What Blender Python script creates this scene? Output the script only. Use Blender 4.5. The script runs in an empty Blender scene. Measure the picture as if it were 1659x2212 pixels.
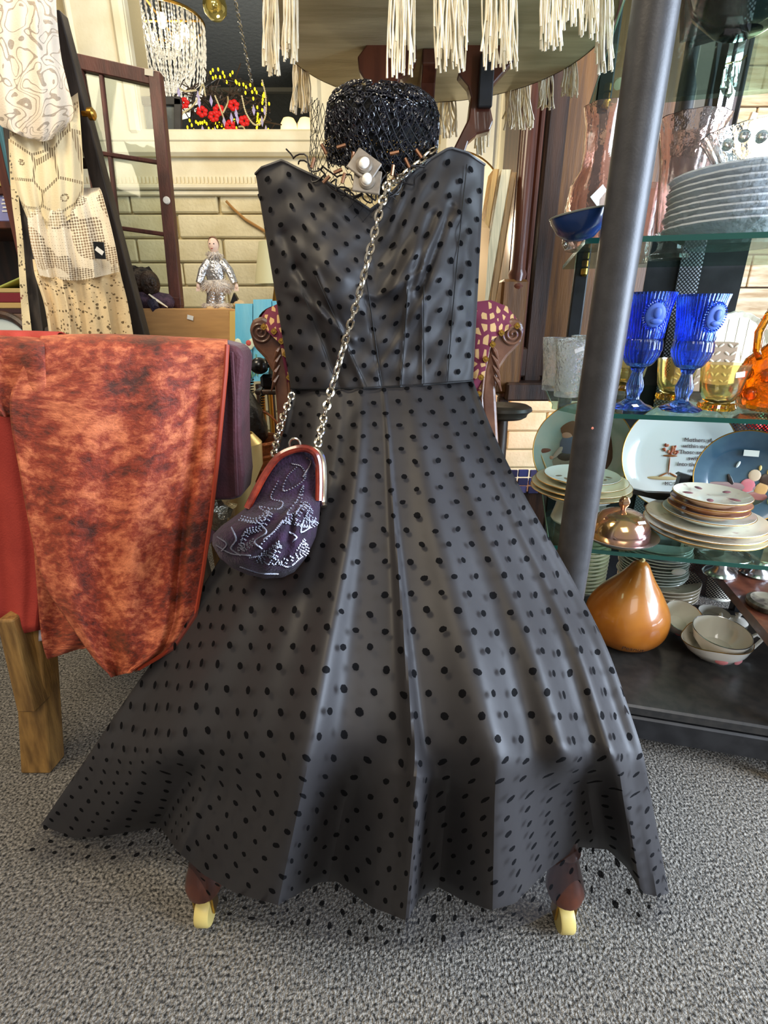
import bpy, math, random
from mathutils import Vector, Matrix
random.seed(7)
R = math.radians
# ------------------------------------------------------------------ camera
F, CX, CY, CAMH = 1086.0, 829.5, 1106.0, 0.85
PITCH = math.atan(416.0 / 1086.0)
SP, CP = math.sin(PITCH), math.cos(PITCH)
sc = bpy.context.scene
col = sc.collection
cam = bpy.data.cameras.new('camera')
cam.sensor_fit = 'HORIZONTAL'; cam.sensor_width = 36.0; cam.lens = F / 1659.0 * 36.0
cam.clip_start = 0.01; cam.clip_end = 60
cam_o = bpy.data.objects.new('camera', cam); col.objects.link(cam_o)
cam_o.location = (0, 0, CAMH); cam_o.rotation_euler = (math.pi / 2 - PITCH, 0, 0)
sc.camera = cam_o
# ------------------------------------------------------------------ world, lights, exposure
sc.view_settings.view_transform = 'Standard'
sc.view_settings.look = 'None'
sc.view_settings.gamma = 1.0
sc.view_settings.use_curve_mapping = False
sc.view_settings.exposure = 0.62
w = bpy.data.worlds.new('world'); sc.world = w; w.use_nodes = True
bg = w.node_tree.nodes['Background']
bg.inputs[0].default_value = (1.0, 0.96, 0.90, 1); bg.inputs[1].default_value = 0.27
def area(name, loc, aim, size, power, colr, sy=None):
    l = bpy.data.lights.new(name, 'AREA'); l.energy = power; l.color = colr; l.size = size
    if sy: l.shape = 'RECTANGLE'; l.size_y = sy
    o = bpy.data.objects.new(name, l); col.objects.link(o); o.location = loc
    o.rotation_euler = (Vector(aim) - Vector(loc)).to_track_quat('-Z', 'Y').to_euler()
    return o
def point(name, loc, power, colr, rad=.05):
    l = bpy.data.lights.new(name, 'POINT'); l.energy = power; l.color = colr; l.shadow_soft_size = rad
    o = bpy.data.objects.new(name, l); col.objects.link(o); o.location = loc
area('window_daylight', (2.45, -.05, 1.15), (0, .55, .5), 1.5, 165, (.68, .81, 1.0), 1.9)
area('ceiling_lamp_warm', (-1.15, 0.35, 2.55), (-.75, 1.0, .6), .7, 22, (1.0, .84, .60))
area('ceiling_lamp_shop', (0.3, -1.6, 2.6), (0.1, .8, .5), 1.2, 22, (1.0, .95, .88))
point('lamp_by_block_wall', (-0.75, 1.95, 1.95), 7, (1.0, .84, .55), .12)
point('lamp_by_cabinet', (0.34, 1.92, 1.12), 4.5, (1.0, .90, .66), .1)
point('lamp_under_cabinet', (0.60, 2.25, .45), 2.4, (1.0, .36, .12), .08)
point('lamp_by_boards', (1.45, 2.2, 1.5), 5, (1.0, .88, .68), .12)
point('chandelier_room', (-.6, 3.6, 1.3), 60, (1.0, .93, .82), .2)

# ------------------------------------------------------------------ pixel -> place helpers
def ray(px, py):
    x = (px - CX) / F; y = (CY - py) / F
    return Vector((x, CP + y * SP, -SP + y * CP))
def P(px, py, Y):
    d = ray(px, py); t = Y / d.y
    return Vector((d.x * t, Y, CAMH + d.z * t))
def PH(px, py, h):
    d = ray(px, py); t = (h - CAMH) / d.z
    return Vector((d.x * t, d.y * t, h))
def S(n, py, Y):
    return n * (Y / ray(CX, py).y) / F

# ------------------------------------------------------------------ materials
def _nt(name):
    m = bpy.data.materials.new(name); m.use_nodes = True
    nt = m.node_tree; return m, nt, nt.nodes, nt.links, nt.nodes['Principled BSDF']
def rgb(*c):
    if len(c) == 1: c = c[0]
    return tuple(((v / 255) / 12.92 if v / 255 <= .04045 else ((v / 255 + .055) / 1.055) ** 2.4) for v in c) + (1,)
def mat(name, c, rough=.5, metal=0, c2=None, ns=20, det=4, bump=0, bs=None, sheen=0, coat=0, trans=0, ior=1.45,
        alpha=1, emit=None, es=0, spec=.5, lo=.38, hi=.62, stretch=None, kind='noise', dist=0):
    m, nt, N, L, b = _nt(name)
    b.inputs['Base Color'].default_value = rgb(c)
    b.inputs['Roughness'].default_value = rough; b.inputs['Metallic'].default_value = metal
    b.inputs['Sheen Weight'].default_value = sheen; b.inputs['Coat Weight'].default_value = coat
    b.inputs['Transmission Weight'].default_value = trans; b.inputs['IOR'].default_value = ior
    b.inputs['Alpha'].default_value = alpha; b.inputs['Specular IOR Level'].default_value = spec
    if emit: b.inputs['Emission Color'].default_value = rgb(emit); b.inputs['Emission Strength'].default_value = es
    if c2 is not None or bump:
        tc = N.new('ShaderNodeTexCoord'); mp = N.new('ShaderNodeMapping')
        L.new(tc.outputs['Object'], mp.inputs[0])
        if stretch: mp.inputs['Scale'].default_value = stretch
    if c2 is not None:
        if kind == 'voronoi':
            t = N.new('ShaderNodeTexVoronoi'); t.inputs['Scale'].default_value = ns; o = t.outputs['Distance']
        elif kind == 'wave':
            t = N.new('ShaderNodeTexWave'); t.inputs['Scale'].default_value = ns; t.inputs['Distortion'].default_value = dist
            t.inputs['Detail'].default_value = det; o = t.outputs['Fac']
        else:
            t = N.new('ShaderNodeTexNoise'); t.inputs['Scale'].default_value = ns; t.inputs['Detail'].default_value = det
            t.inputs['Distortion'].default_value = dist; o = t.outputs['Fac']
        L.new(mp.outputs[0], t.inputs['Vector'])
        r = N.new('ShaderNodeValToRGB'); r.color_ramp.elements[0].position = lo; r.color_ramp.elements[1].position = hi
        r.color_ramp.elements[0].color = rgb(c); r.color_ramp.elements[1].color = rgb(c2)
        L.new(o, r.inputs[0]); L.new(r.outputs[0], b.inputs['Base Color'])
    if bump:
        t2 = N.new('ShaderNodeTexNoise'); t2.inputs['Scale'].default_value = bs or ns; t2.inputs['Detail'].default_value = 3
        L.new(mp.outputs[0], t2.inputs['Vector'])
        bp = N.new('ShaderNodeBump'); bp.inputs['Strength'].default_value = min(1, bump); bp.inputs['Distance'].default_value = .004 * max(1, bump)
        L.new(t2.outputs['Fac'], bp.inputs['Height']); L.new(bp.outputs[0], b.inputs['Normal'])
    return m
def mth(N, L, op, a, b=None, clamp=False):
    n = N.new('ShaderNodeMath'); n.operation = op; n.use_clamp = clamp
    for i, v in enumerate((a, b)):
        if v is None: continue
        if isinstance(v, (int, float)): n.inputs[i].default_value = v
        else: L.new(v, n.inputs[i])
    return n.outputs[0]
def dots_fac(nt, N, L, sx, sy, r):
    """1 inside the flocked dots of a staggered grid laid out in metres of cloth (UV)"""
    uv = N.new('ShaderNodeUVMap')
    nz = N.new('ShaderNodeTexNoise'); nz.inputs['Scale'].default_value = 500; L.new(uv.outputs[0], nz.inputs['Vector'])
    wz = N.new('ShaderNodeTexNoise'); wz.inputs['Scale'].default_value = 14; L.new(uv.outputs[0], wz.inputs['Vector'])
    ws = N.new('ShaderNodeVectorMath'); ws.operation = 'SCALE'; ws.inputs['Scale'].default_value = .020; L.new(wz.outputs['Color'], ws.inputs[0])
    wa = N.new('ShaderNodeVectorMath'); wa.operation = 'ADD'; L.new(uv.outputs[0], wa.inputs[0]); L.new(ws.outputs[0], wa.inputs[1])
    outs = []
    for off in ((0, 0), (.5, .5)):
        a = N.new('ShaderNodeVectorMath'); a.operation = 'DIVIDE'; L.new(wa.outputs[0], a.inputs[0]); a.inputs[1].default_value = (sx, sy, 1)
        b = N.new('ShaderNodeVectorMath'); b.operation = 'ADD'; L.new(a.outputs[0], b.inputs[0]); b.inputs[1].default_value = (off[0] + 200, off[1] + 200, 0)
        f = N.new('ShaderNodeVectorMath'); f.operation = 'FRACTION'; L.new(b.outputs[0], f.inputs[0])
        s = N.new('ShaderNodeVectorMath'); s.operation = 'SUBTRACT'; L.new(f.outputs[0], s.inputs[0]); s.inputs[1].default_value = (.5, .5, 0)
        q = N.new('ShaderNodeVectorMath'); q.operation = 'MULTIPLY'; L.new(s.outputs[0], q.inputs[0]); q.inputs[1].default_value = (sx, sy, 0)
        l = N.new('ShaderNodeVectorMath'); l.operation = 'LENGTH'; L.new(q.outputs[0], l.inputs[0]); outs.append(l.outputs['Value'])
    mn = mth(N, L, 'MINIMUM', outs[0], outs[1])
    j = mth(N, L, 'MULTIPLY', nz.outputs['Fac'], r * .5)
    return mth(N, L, 'LESS_THAN', mth(N, L, 'ADD', mn, j), r * 1.25)
def tulle_mat():
    m, nt, N, L, b = _nt('black_dotted_tulle')
    d = dots_fac(nt, N, L, .040, .050, .0046)
    mx = N.new('ShaderNodeMix'); mx.data_type = 'RGBA'; L.new(d, mx.inputs[0])
    mx.inputs[6].default_value = rgb(54, 52, 54); mx.inputs[7].default_value = rgb(6, 6, 8)
    L.new(mx.outputs[2], b.inputs['Base Color'])
    b.inputs['Roughness'].default_value = .9; b.inputs['Specular IOR Level'].default_value = .08
    L.new(mth(N, L, 'MAXIMUM', mth(N, L, 'MULTIPLY', d, .97), .34), b.inputs['Alpha'])
    return m
def hole_mat(name, c, kind, c2=None):
    """lace and crochet: cloth colour with real see-through openings"""
    m, nt, N, L, b = _nt(name)
    b.inputs['Base Color'].default_value = rgb(c); b.inputs['Roughness'].default_value = .9; b.inputs['Sheen Weight'].default_value = .2
    uv = N.new('ShaderNodeUVMap')
    def noise(s, det=2):
        t = N.new('ShaderNodeTexNoise'); t.inputs['Scale'].default_value = s; t.inputs['Detail'].default_value = det
        L.new(uv.outputs[0], t.inputs['Vector']); return t
    def vor(s, feat='DISTANCE_TO_EDGE', rnd=1):
        t = N.new('ShaderNodeTexVoronoi'); t.feature = feat; t.inputs['Scale'].default_value = s; t.inputs['Randomness'].default_value = rnd
        L.new(uv.outputs[0], t.inputs['Vector']); return t
    if kind == 'scroll':
        n = noise(22, 0.5); n.inputs['Distortion'].default_value = 1.1
        fr = mth(N, L, 'FRACT', mth(N, L, 'MULTIPLY', n.outputs['Fac'], 6.0))
        line = mth(N, L, 'LESS_THAN', mth(N, L, 'ABSOLUTE', mth(N, L, 'SUBTRACT', fr, .5)), .11)
        tiny = vor(330, 'F1', .2)
        hole = mth(N, L, 'MULTIPLY', line, mth(N, L, 'LESS_THAN', tiny.outputs['Distance'], .62))
    elif kind == 'star':
        v = vor(16); line = mth(N, L, 'LESS_THAN', v.outputs['Distance'], .045)
        c = vor(16, 'F1'); sp = N.new('ShaderNodeTexWave'); sp.inputs['Scale'].default_value = 60; L.new(uv.outputs[0], sp.inputs['Vector'])
        hole = mth(N, L, 'MULTIPLY', line, mth(N, L, 'GREATER_THAN', sp.outputs['Fac'], .38))
        ring = mth(N, L, 'LESS_THAN', mth(N, L, 'ABSOLUTE', mth(N, L, 'SUBTRACT', c.outputs['Distance'], .13)), .035)
        t2 = vor(210, 'F1', .4)
        hole = mth(N, L, 'MAXIMUM', hole, mth(N, L, 'MULTIPLY', ring, mth(N, L, 'LESS_THAN', t2.outputs['Distance'], .5)))
    elif kind == 'mesh':
        v = vor(150, 'F1', .15); big = noise(14, 1)
        thr = mth(N, L, 'MULTIPLY', mth(N, L, 'GREATER_THAN', big.outputs['Fac'], .46), .40)
        hole = mth(N, L, 'LESS_THAN', v.outputs['Distance'], mth(N, L, 'MAXIMUM', thr, .12))
    else:
        v = vor(120, 'F1', .8); big = vor(26); n = noise(40)
        ring = mth(N, L, 'LESS_THAN', big.outputs['Distance'], .10)
        hole = mth(N, L, 'MULTIPLY', mth(N, L, 'LESS_THAN', v.outputs['Distance'], .36),
                   mth(N, L, 'MAXIMUM', ring, mth(N, L, 'GREATER_THAN', n.outputs['Fac'], .58)))
    L.new(mth(N, L, 'SUBTRACT', 1, mth(N, L, 'MULTIPLY', hole, .55 if kind == 'scroll' else .8)), b.inputs['Alpha'])
    bp = N.new('ShaderNodeBump'); bp.inputs['Strength'].default_value = .35; bp.inputs['Distance'].default_value = .002
    nb = noise(300); L.new(nb.outputs['Fac'], bp.inputs['Height']); L.new(bp.outputs[0], b.inputs['Normal'])
    return m
def glass(name, c, rough=.03, bump=0, bs=80, ior=1.45, tr=.88):
    return mat(name, c, rough, trans=tr, bump=bump, bs=bs, ior=ior)
def pane_mat(name, c=(235, 240, 238), rf=.4):
    """thin flat window glass: lets the light through, with a mirror-like sheen"""
    m, nt, N, L, b = _nt(name)
    N.remove(b); out = N['Material Output']
    t = N.new('ShaderNodeBsdfTransparent'); t.inputs[0].default_value = rgb(c)
    g = N.new('ShaderNodeBsdfGlossy'); g.inputs['Roughness'].default_value = .03
    fr = N.new('ShaderNodeFresnel'); fr.inputs[0].default_value = 1.45
    mx = N.new('ShaderNodeMixShader'); L.new(mth(N, L, 'MULTIPLY', fr.outputs[0], rf), mx.inputs[0])
    L.new(t.outputs[0], mx.inputs[1]); L.new(g.outputs[0], mx.inputs[2]); L.new(mx.outputs[0], out.inputs[0])
    return m
M = {}
M['carpet'] = mat('grey_loop_carpet', (34, 33, 31), .95, c2=(164, 157, 146), ns=215, det=3, lo=.34, hi=.68, bump=3, bs=230)
M['block'] = mat('cream_painted_block', (226, 214, 176), .7, c2=(206, 192, 150), ns=6, bump=.8, bs=60)
M['mortar'] = mat('cream_mortar', (196, 180, 138), .85, bump=.4, bs=120)
M['cream'] = mat('cream_gloss_paint', (232, 224, 196), .45, c2=(216, 204, 170), ns=5, bump=.15, bs=90)
M['greyceil'] = mat('dark_grey_stipple', (84, 90, 94), .8, bump=3.0, bs=30)
M['wood_dark'] = mat('dark_walnut', (42, 30, 24), .42, c2=(74, 50, 36), ns=6, det=6, stretch=(6, 6, .6), bump=.15, bs=60)
M['wood_panel'] = mat('brown_wood_panel', (118, 78, 34), .5, c2=(84, 54, 24), ns=8, det=6, stretch=(6, 6, .5), bump=.15, bs=60)
M['wood_red'] = mat('red_mahogany', (96, 50, 32), .32, c2=(66, 32, 22), ns=7, det=6, stretch=(5, 5, .6), coat=.3)
M['wood_carved'] = mat('carved_walnut', (128, 88, 66), .38, c2=(92, 60, 46), ns=14, det=5, bump=.3, bs=40, coat=.2)
M['wood_worn'] = mat('worn_oak', (150, 112, 58), .6, c2=(104, 74, 36), ns=12, det=6, stretch=(5, 5, .8), bump=.3, bs=70)
M['ladder'] = mat('dark_ladder_wood', (62, 54, 48), .6, c2=(42, 36, 32), ns=9, det=6, stretch=(6, 6, .6), bump=.2, bs=70)
M['sash'] = mat('brown_sash_wood', (92, 50, 40), .5, c2=(70, 38, 30), ns=9, det=6, stretch=(6, 6, .8), bump=.2, bs=60)
M['under'] = mat('raw_tabletop_underside', (206, 194, 154), .75, c2=(176, 162, 124), ns=5, det=6, stretch=(.8, 6, 6), bump=.2, bs=50)
M['satin'] = mat('black_satin', (50, 47, 47), .5, bump=.22, bs=20, spec=.9, c2=(44, 41, 40), ns=3)
M['tulle'] = tulle_mat()
M['pane'] = pane_mat('clear_window_glass')
M['black'] = mat('black_metal', (26, 26, 28), .42, c2=(38, 38, 40), ns=30)
M['pole'] = mat('charcoal_painted_pipe', (52, 51, 52), .42, c2=(60, 59, 60), ns=40, bump=.05, bs=300)
M['plastic'] = mat('black_plastic', (14, 14, 15), .25, spec=.6)
M['brass'] = mat('aged_brass', (190, 150, 70), .28, metal=1)
M['silver'] = mat('silver_metal', (205, 205, 205), .18, metal=1)
M['chrome'] = mat('warm_chain_steel', (200, 190, 172), .2, metal=1)
M['white'] = mat('white_paper', (238, 236, 228), .7)
M['china'] = mat('cream_china', (232, 226, 208), .15, coat=.5)
M['goldrim'] = mat('gold_edge', (176, 130, 56), .3, metal=1)

# ------------------------------------------------------------------ mesh helpers
class MB:
    def __init__(s): s.v = []; s.f = []; s.uv = {}
    def add(s, vs, fs, uvs=None):
        o = len(s.v); s.v += [Vector(p) for p in vs]
        for k, q in enumerate(fs):
            if uvs is not None: s.uv[len(s.f)] = [uvs[i] for i in q]
            s.f.append([i + o for i in q])
        return s
    def box(s, c, d, rot=None, bevel=0):
        c = Vector(c); x, y, z = d[0] / 2, d[1] / 2, d[2] / 2
        if bevel:
            b = min(bevel, x * .9, y * .9, z * .9); vs = []
            idx = {}
            for sx in (-1, 1):
                for sy in (-1, 1):
                    for sz in (-1, 1):
                        for a in range(3):
                            p = [sx * x, sy * y, sz * z]
                            for k in range(3):
                                if k != a: p[k] -= (sx, sy, sz)[k] * b
                            idx[(sx, sy, sz, a)] = len(vs); vs.append(Vector(p))
            fs = []
            for a in range(3):
                o1, o2 = [k for k in range(3) if k != a]
                for sg in (-1, 1):
                    q = []
                    for (s1, s2) in ((-1, -1), (1, -1), (1, 1), (-1, 1)):
                        t = [0, 0, 0]; t[a] = sg; t[o1] = s1; t[o2] = s2; q.append(idx[(t[0], t[1], t[2], a)])
                    fs.append(q if (sg > 0) == (a != 1) else q[::-1])
                for s1 in (-1, 1):
                    for s2 in (-1, 1):
                        q = []
                        for sg in (-1, 1):
                            t = [0, 0, 0]; t[a] = sg; t[o1] = s1; t[o2] = s2
                            q.append((idx[(t[0], t[1], t[2], o1)], idx[(t[0], t[1], t[2], o2)]))
                        fs.append([q[0][0], q[0][1], q[1][1], q[1][0]])
            for sx in (-1, 1):
                for sy in (-1, 1):
                    for sz in (-1, 1):
                        fs.append([idx[(sx, sy, sz, a)] for a in range(3)])
        else:
            vs = [Vector((a * x, e * y, g * z)) for a in (-1, 1) for e in (-1, 1) for g in (-1, 1)]
            fs = [(0, 1, 3, 2), (4, 6, 7, 5), (0, 4, 5, 1), (2, 3, 7, 6), (0, 2, 6, 4), (1, 5, 7, 3)]
        if rot is not None: vs = [rot @ p for p in vs]
        return s.add([p + c for p in vs], fs)
    def quadbox(s, a, b, c, d, th):
        """slab with corners a b c d (a loop) pushed by vector th"""
        vs = [Vector(q) for q in (a, b, c, d)]; th = Vector(th)
        vs += [q + th for q in vs]
        return s.add(vs, [(0, 1, 2, 3), (7, 6, 5, 4), (0, 4, 5, 1), (1, 5, 6, 2), (2, 6, 7, 3), (3, 7, 4, 0)])
    def lathe(s, prof, c=(0, 0, 0), n=32, rot=None, mod=None, cap=True, a0=0, a1=2 * math.pi):
        c = Vector(c); full = abs(a1 - a0 - 2 * math.pi) < 1e-6; m = n if full else n + 1
        vs = []; fs = []
        for (r, z) in prof:
            for k in range(m):
                a = a0 + (a1 - a0) * k / n; rr = r * (mod(a, z, r) if mod else 1)
                p = Vector((rr * math.cos(a), rr * math.sin(a), z)); vs.append((rot @ p if rot is not None else p) + c)
        for i in range(len(prof) - 1):
            for k in range(n):
                k2 = (k + 1) % m
                fs.append((i * m + k, i * m + k2, (i + 1) * m + k2, (i + 1) * m + k))
        if cap and full:
            if prof[0][0] > 1e-5: fs.append(list(range(m))[::-1])
            if prof[-1][0] > 1e-5: fs.append([(len(prof) - 1) * m + k for k in range(m)])
        return s.add(vs, fs)
    def tube(s, pts, r, n=8, flat=1.0, up=None, closed=False):
        pts = [Vector(p) for p in pts]; m = len(pts)
        rs = r if isinstance(r, (list, tuple)) else [r] * m
        up = Vector(up) if up else None; vs = []; fs = []; prev = None
        for i, p in enumerate(pts):
            if closed: t = (pts[(i + 1) % m] - pts[i - 1])
            else: t = pts[min(i + 1, m - 1)] - pts[max(i - 1, 0)]
            if t.length < 1e-9: t = Vector((0, 0, 1))
            t.normalize()
            if up is not None: a = up.cross(t)
            elif prev is None: a = (Vector((0, 0, 1)) if abs(t.z) < .9 else Vector((1, 0, 0))).cross(t)
            else: a = prev - t * prev.dot(t)
            if a.length < 1e-6: a = Vector((1, 0, 0)).cross(t)
            a.normalize(); prev = a; b = t.cross(a)
            for k in range(n):
                q = 2 * math.pi * k / n
                vs.append(p + a * math.cos(q) * rs[i] + b * math.sin(q) * rs[i] * flat)
        for i in range(m if closed else m - 1):
            j = (i + 1) % m
            for k in range(n):
                fs.append((i * n + k, i * n + (k + 1) % n, j * n + (k + 1) % n, j * n + k))
        if not closed: fs.append(list(range(n))[::-1]); fs.append([(m - 1) * n + k for k in range(n)])
        return s.add(vs, fs)
    def ell(s, c, rad, n=12, m=8, rot=None, fn=None):
        c = Vector(c); vs = []; fs = []
        for i in range(m + 1):
            th = math.pi * i / m
            for k in range(n):
                a = 2 * math.pi * k / n
                p = Vector((math.sin(th) * math.cos(a), math.sin(th) * math.sin(a), -math.cos(th)))
                q = Vector((p.x * rad[0], p.y * rad[1], p.z * rad[2]))
                if fn: q = fn(q, p)
                vs.append((rot @ q if rot is not None else q) + c)
        for i in range(m):
            for k in range(n):
                fs.append((i * n + k, i * n + (k + 1) % n, (i + 1) * n + (k + 1) % n, (i + 1) * n + k))
        return s.add(vs, fs)
    def octa(s, c, r, sx=1, sz=1):
        c = Vector(c)
        vs = [c + Vector(q) for q in ((r * sx, 0, 0), (-r * sx, 0, 0), (0, r, 0), (0, -r, 0), (0, 0, r * sz), (0, 0, -r * sz))]
        return s.add(vs, [(0, 2, 4), (2, 1, 4), (1, 3, 4), (3, 0, 4), (2, 0, 5), (1, 2, 5), (3, 1, 5), (0, 3, 5)])
    def grid(s, fn, nu, nv, uvfn=None):
        vs = []; uvs = []
        for j in range(nv + 1):
            for i in range(nu + 1):
                u, v = i / nu, j / nv; vs.append(fn(u, v)); uvs.append(uvfn(u, v) if uvfn else (u, v))
        fs = [(j * (nu + 1) + i, j * (nu + 1) + i + 1, (j + 1) * (nu + 1) + i + 1, (j + 1) * (nu + 1) + i) for j in range(nv) for i in range(nu)]
        return s.add(vs, fs, uvs)
    def prism(s, pts, th):
        """closed outline (list of 3D points) pushed by vector th"""
        pts = [Vector(p) for p in pts]; th = Vector(th); n = len(pts)
        fs = [list(range(n)), [n + k for k in range(n)][::-1]] + [(k, n + k, n + (k + 1) % n, (k + 1) % n) for k in range(n)]
        return s.add(pts + [p + th for p in pts], fs)
    def build(s, name, m, parent=None, smooth=True, origin=None, recalc=True):
        o = base_of(parent) if parent is not None else Vector(origin or (0, 0, 0))
        me = bpy.data.meshes.new(name)
        me.from_pydata([tuple(p - o) for p in s.v], [], s.f)
        if s.uv:
            ul = me.uv_layers.new(name='UVMap')
            for k, poly in enumerate(me.polygons):
                if k in s.uv:
                    for li, q in zip(poly.loop_indices, s.uv[k]): ul.data[li].uv = q
        me.validate(); me.update()
        if recalc:
            import bmesh
            bm = bmesh.new(); bm.from_mesh(me); bmesh.ops.recalc_face_normals(bm, faces=bm.faces); bm.to_mesh(me); bm.free()
        for p in me.polygons: p.use_smooth = smooth
        if smooth:
            try: me.set_sharp_from_angle(angle=R(38))
            except Exception: pass
        ob = bpy.data.objects.new(name, me); col.objects.link(ob)
        for q in (m if isinstance(m, list) else [m]): me.materials.append(q)
        if parent is not None: ob.parent = parent
        else: ob.location = o
        return ob
BASE = {}
def base_of(o):
    while o.parent: o = o.parent
    return BASE.get(o.name, Vector(o.location))
def thing(name, label, cat, loc=(0, 0, 0), group=None):
    o = bpy.data.objects.new(name, None); col.objects.link(o); o.location = loc; o.empty_display_size = .05
    BASE[o.name] = Vector(loc); return tag(o, label, cat, group)
def tag(o, label, cat, group=None):
    o['label'] = label; o['category'] = cat
    if group: o['group'] = group
    return o
def struct(o): o['kind'] = 'structure'; return o
def link_copy(src, parent, loc=None, rot=None, name=None):
    c = src.copy(); col.objects.link(c); c.parent = parent
    if name: c.name = name
    if loc is not None: c.location = loc
    if rot is not None: c.rotation_euler = rot
    return c
def copy_tree(o, loc, rz=None, label=None):
    c = o.copy(); col.objects.link(c); c.location = loc
    if rz is not None: c.rotation_euler = (0, 0, rz)
    if label: c['label'] = label
    for ch in o.children:
        d = ch.copy(); col.objects.link(d); d.parent = c
        for g in ch.children:
            e = g.copy(); col.objects.link(e); e.parent = d
    return c
def thick(o, t=.002):
    md = o.modifiers.new('cloth', 'SOLIDIFY'); md.thickness = t; md.offset = 1; return o
def interp(tab, x):
    """piecewise smooth lookup in [(x, value...)]"""
    if x <= tab[0][0]: return tab[0][1:] if len(tab[0]) > 2 else tab[0][1]
    for a, b in zip(tab, tab[1:]):
        if x <= b[0]:
            t = (x - a[0]) / (b[0] - a[0])
            v = tuple(p + (q - p) * t for p, q in zip(a[1:], b[1:]))
            return v if len(v) > 1 else v[0]
    return tab[-1][1:] if len(tab[-1]) > 2 else tab[-1][1]
def cr(pts, t):
    """Catmull-Rom through a list of tuples, t in 0..1"""
    n = len(pts) - 1; x = min(max(t, 0), 1) * n; i = min(int(x), n - 1); f = x - i
    p1, p2 = pts[i], pts[i + 1]
    p0 = pts[i - 1] if i else tuple(2 * a - b for a, b in zip(p1, p2)); p3 = pts[i + 2] if i + 2 <= n else tuple(2 * b - a for a, b in zip(p1, p2))
    return tuple(.5 * (2 * b + (c - a) * f + (2 * a - 5 * b + 4 * c - d) * f * f + (3 * b - a - 3 * c + d) * f ** 3) for a, b, c, d in zip(p0, p1, p2, p3))
def gs(x, s): return math.exp(-(x / s) ** 2)
def sm(a, b, x):
    t = min(max((x - a) / (b - a), 0), 1); return t * t * (3 - 2 * t)
def sheet(name, m, rows, nu, nv, fold=None, parent=None, uvscale=None, origin=None, th=.0015):
    """cloth through rows of (px, py, Y) control points; fold(u, v) in metres comes toward the front"""
    def pt(u, v):
        q = [cr(r, u) for r in rows]; c = cr(q, v)
        return P(c[0], c[1], c[2] - (fold(u, v) if fold else 0))
    a, b = pt(0, .5), pt(1, .5); c, d = pt(.5, 0), pt(.5, 1)
    W, H = uvscale or ((a - b).length, (c - d).length)
    mb = MB(); mb.grid(pt, nu, nv, lambda u, v: (u * W, (1 - v) * H))
    o = mb.build(name, m, parent, True, origin, recalc=False)
    if th: thick(o, th)
    return o
def txt(s, name, size, m, parent, mw, ext=.0002):
    c = bpy.data.curves.new(name, 'FONT'); c.body = s; c.size = size; c.extrude = ext; c.align_x = 'CENTER'; c.align_y = 'CENTER'
    t = bpy.data.objects.new(name + '_curve', c); col.objects.link(t); bpy.context.view_layer.update()
    me = bpy.data.meshes.new_from_object(t.evaluated_get(bpy.context.evaluated_depsgraph_get())); bpy.data.objects.remove(t)
    o = bpy.data.objects.new(name, me); col.objects.link(o); me.materials.clear(); me.materials.append(m); o.parent = parent
    o.matrix_basis = mw; return o
# ================================================================== the room
WY = 2.65
mb = MB(); mb.box((0, .6, -.02), (9, 9.6, .04)); struct(mb.build('floor', M['carpet'], None, False))
# wall of cream slump block with an opening at the upper left
OX0, OX1, OH0, OH1 = -1.07, -.28, 1.57, 2.62
mb = MB()
mb.box((-2.62, WY + .1, 1.4), (3.10, .2, 2.8)); mb.box((.46, WY + .1, 1.4), (1.48, .2, 2.8)); mb.box((2.8, WY + .1, 1.4), (3.2, .2, 2.8))
mb.box((-.675, WY + .1, .785), (.79, .2, 1.57)); mb.box((-.675, WY + .1, 2.71), (.79, .2, .18))
wall = struct(mb.build('wall_back', M['mortar'], None, False))
bm_ = MB(); bm_.box((0, 0, 0), (.392, .03, .093), bevel=.006)
blk = bm_.build('block', M['block'], wall, False); blk.location = (-9, 0, 0)
first = True
for r in range(14):
    z = .05 + .1 * r
    for c in range(9):
        x = -1.95 + .4 * c + (.2 if r % 2 else 0)
        if x > 1.35: continue
        j = (random.uniform(-.002, .002), random.uniform(-.003, .001))
        if first: b_ = blk; first = False
        else: b_ = link_copy(blk, wall)
        b_.location = (x + j[0], WY - .008 + j[1], z)
# smooth panel above the blocks, ledge moulding with dentils
mb = MB(); mb.box((-.2, WY - .012, 1.485), (3.6, .024, .16)); struct(mb.build('trim_1', M['cream'], None, False))
mb = MB(); mb.box((-.3, WY - .03, 1.40), (3.3, .06, .022), bevel=.006); mb.box((-.3, WY - .022, 1.378), (3.3, .044, .02), bevel=.004)
led = struct(mb.build('trim_2', M['cream'], None, False))
d0 = MB().box((0, 0, 0), (.010, .008, .026)).build('dentil', M['cream'], led, False)
for k in range(70):
    o = d0 if k == 0 else link_copy(d0, led)
    o.location = (-1.42 + k * .0175, WY - .028, 1.43)
# cream frame round the opening: wide stepped boards
fr = struct(MB().box((-.675, WY - .03, 1.585), (1.3, .07, .05), bevel=.01).build('window_1', M['cream'], None, False))
for nm, c, d in (('sill_rail', (-.675, WY - .035, 1.545), (1.28, .05, .06)),
                 ('left_stile', (-1.155, WY - .03, 2.12), (.235, .06, 1.12)), ('stile_moulding', (-1.065, WY - .05, 2.12), (.05, .05, 1.06)),
                 ('outer_moulding', (-1.262, WY - .045, 2.12), (.03, .05, 1.12)),
                 ('right_stile', (-.20, WY - .03, 2.12), (.2, .06, 1.12)), ('stile_moulding', (-.29, WY - .05, 2.12), (.05, .05, 1.06)),
                 ('head_rail', (-.675, WY - .03, 2.66), (1.3, .06, .14))):
    MB().box(c, d, bevel=.012).build(nm, M['cream'], fr, False)
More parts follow.
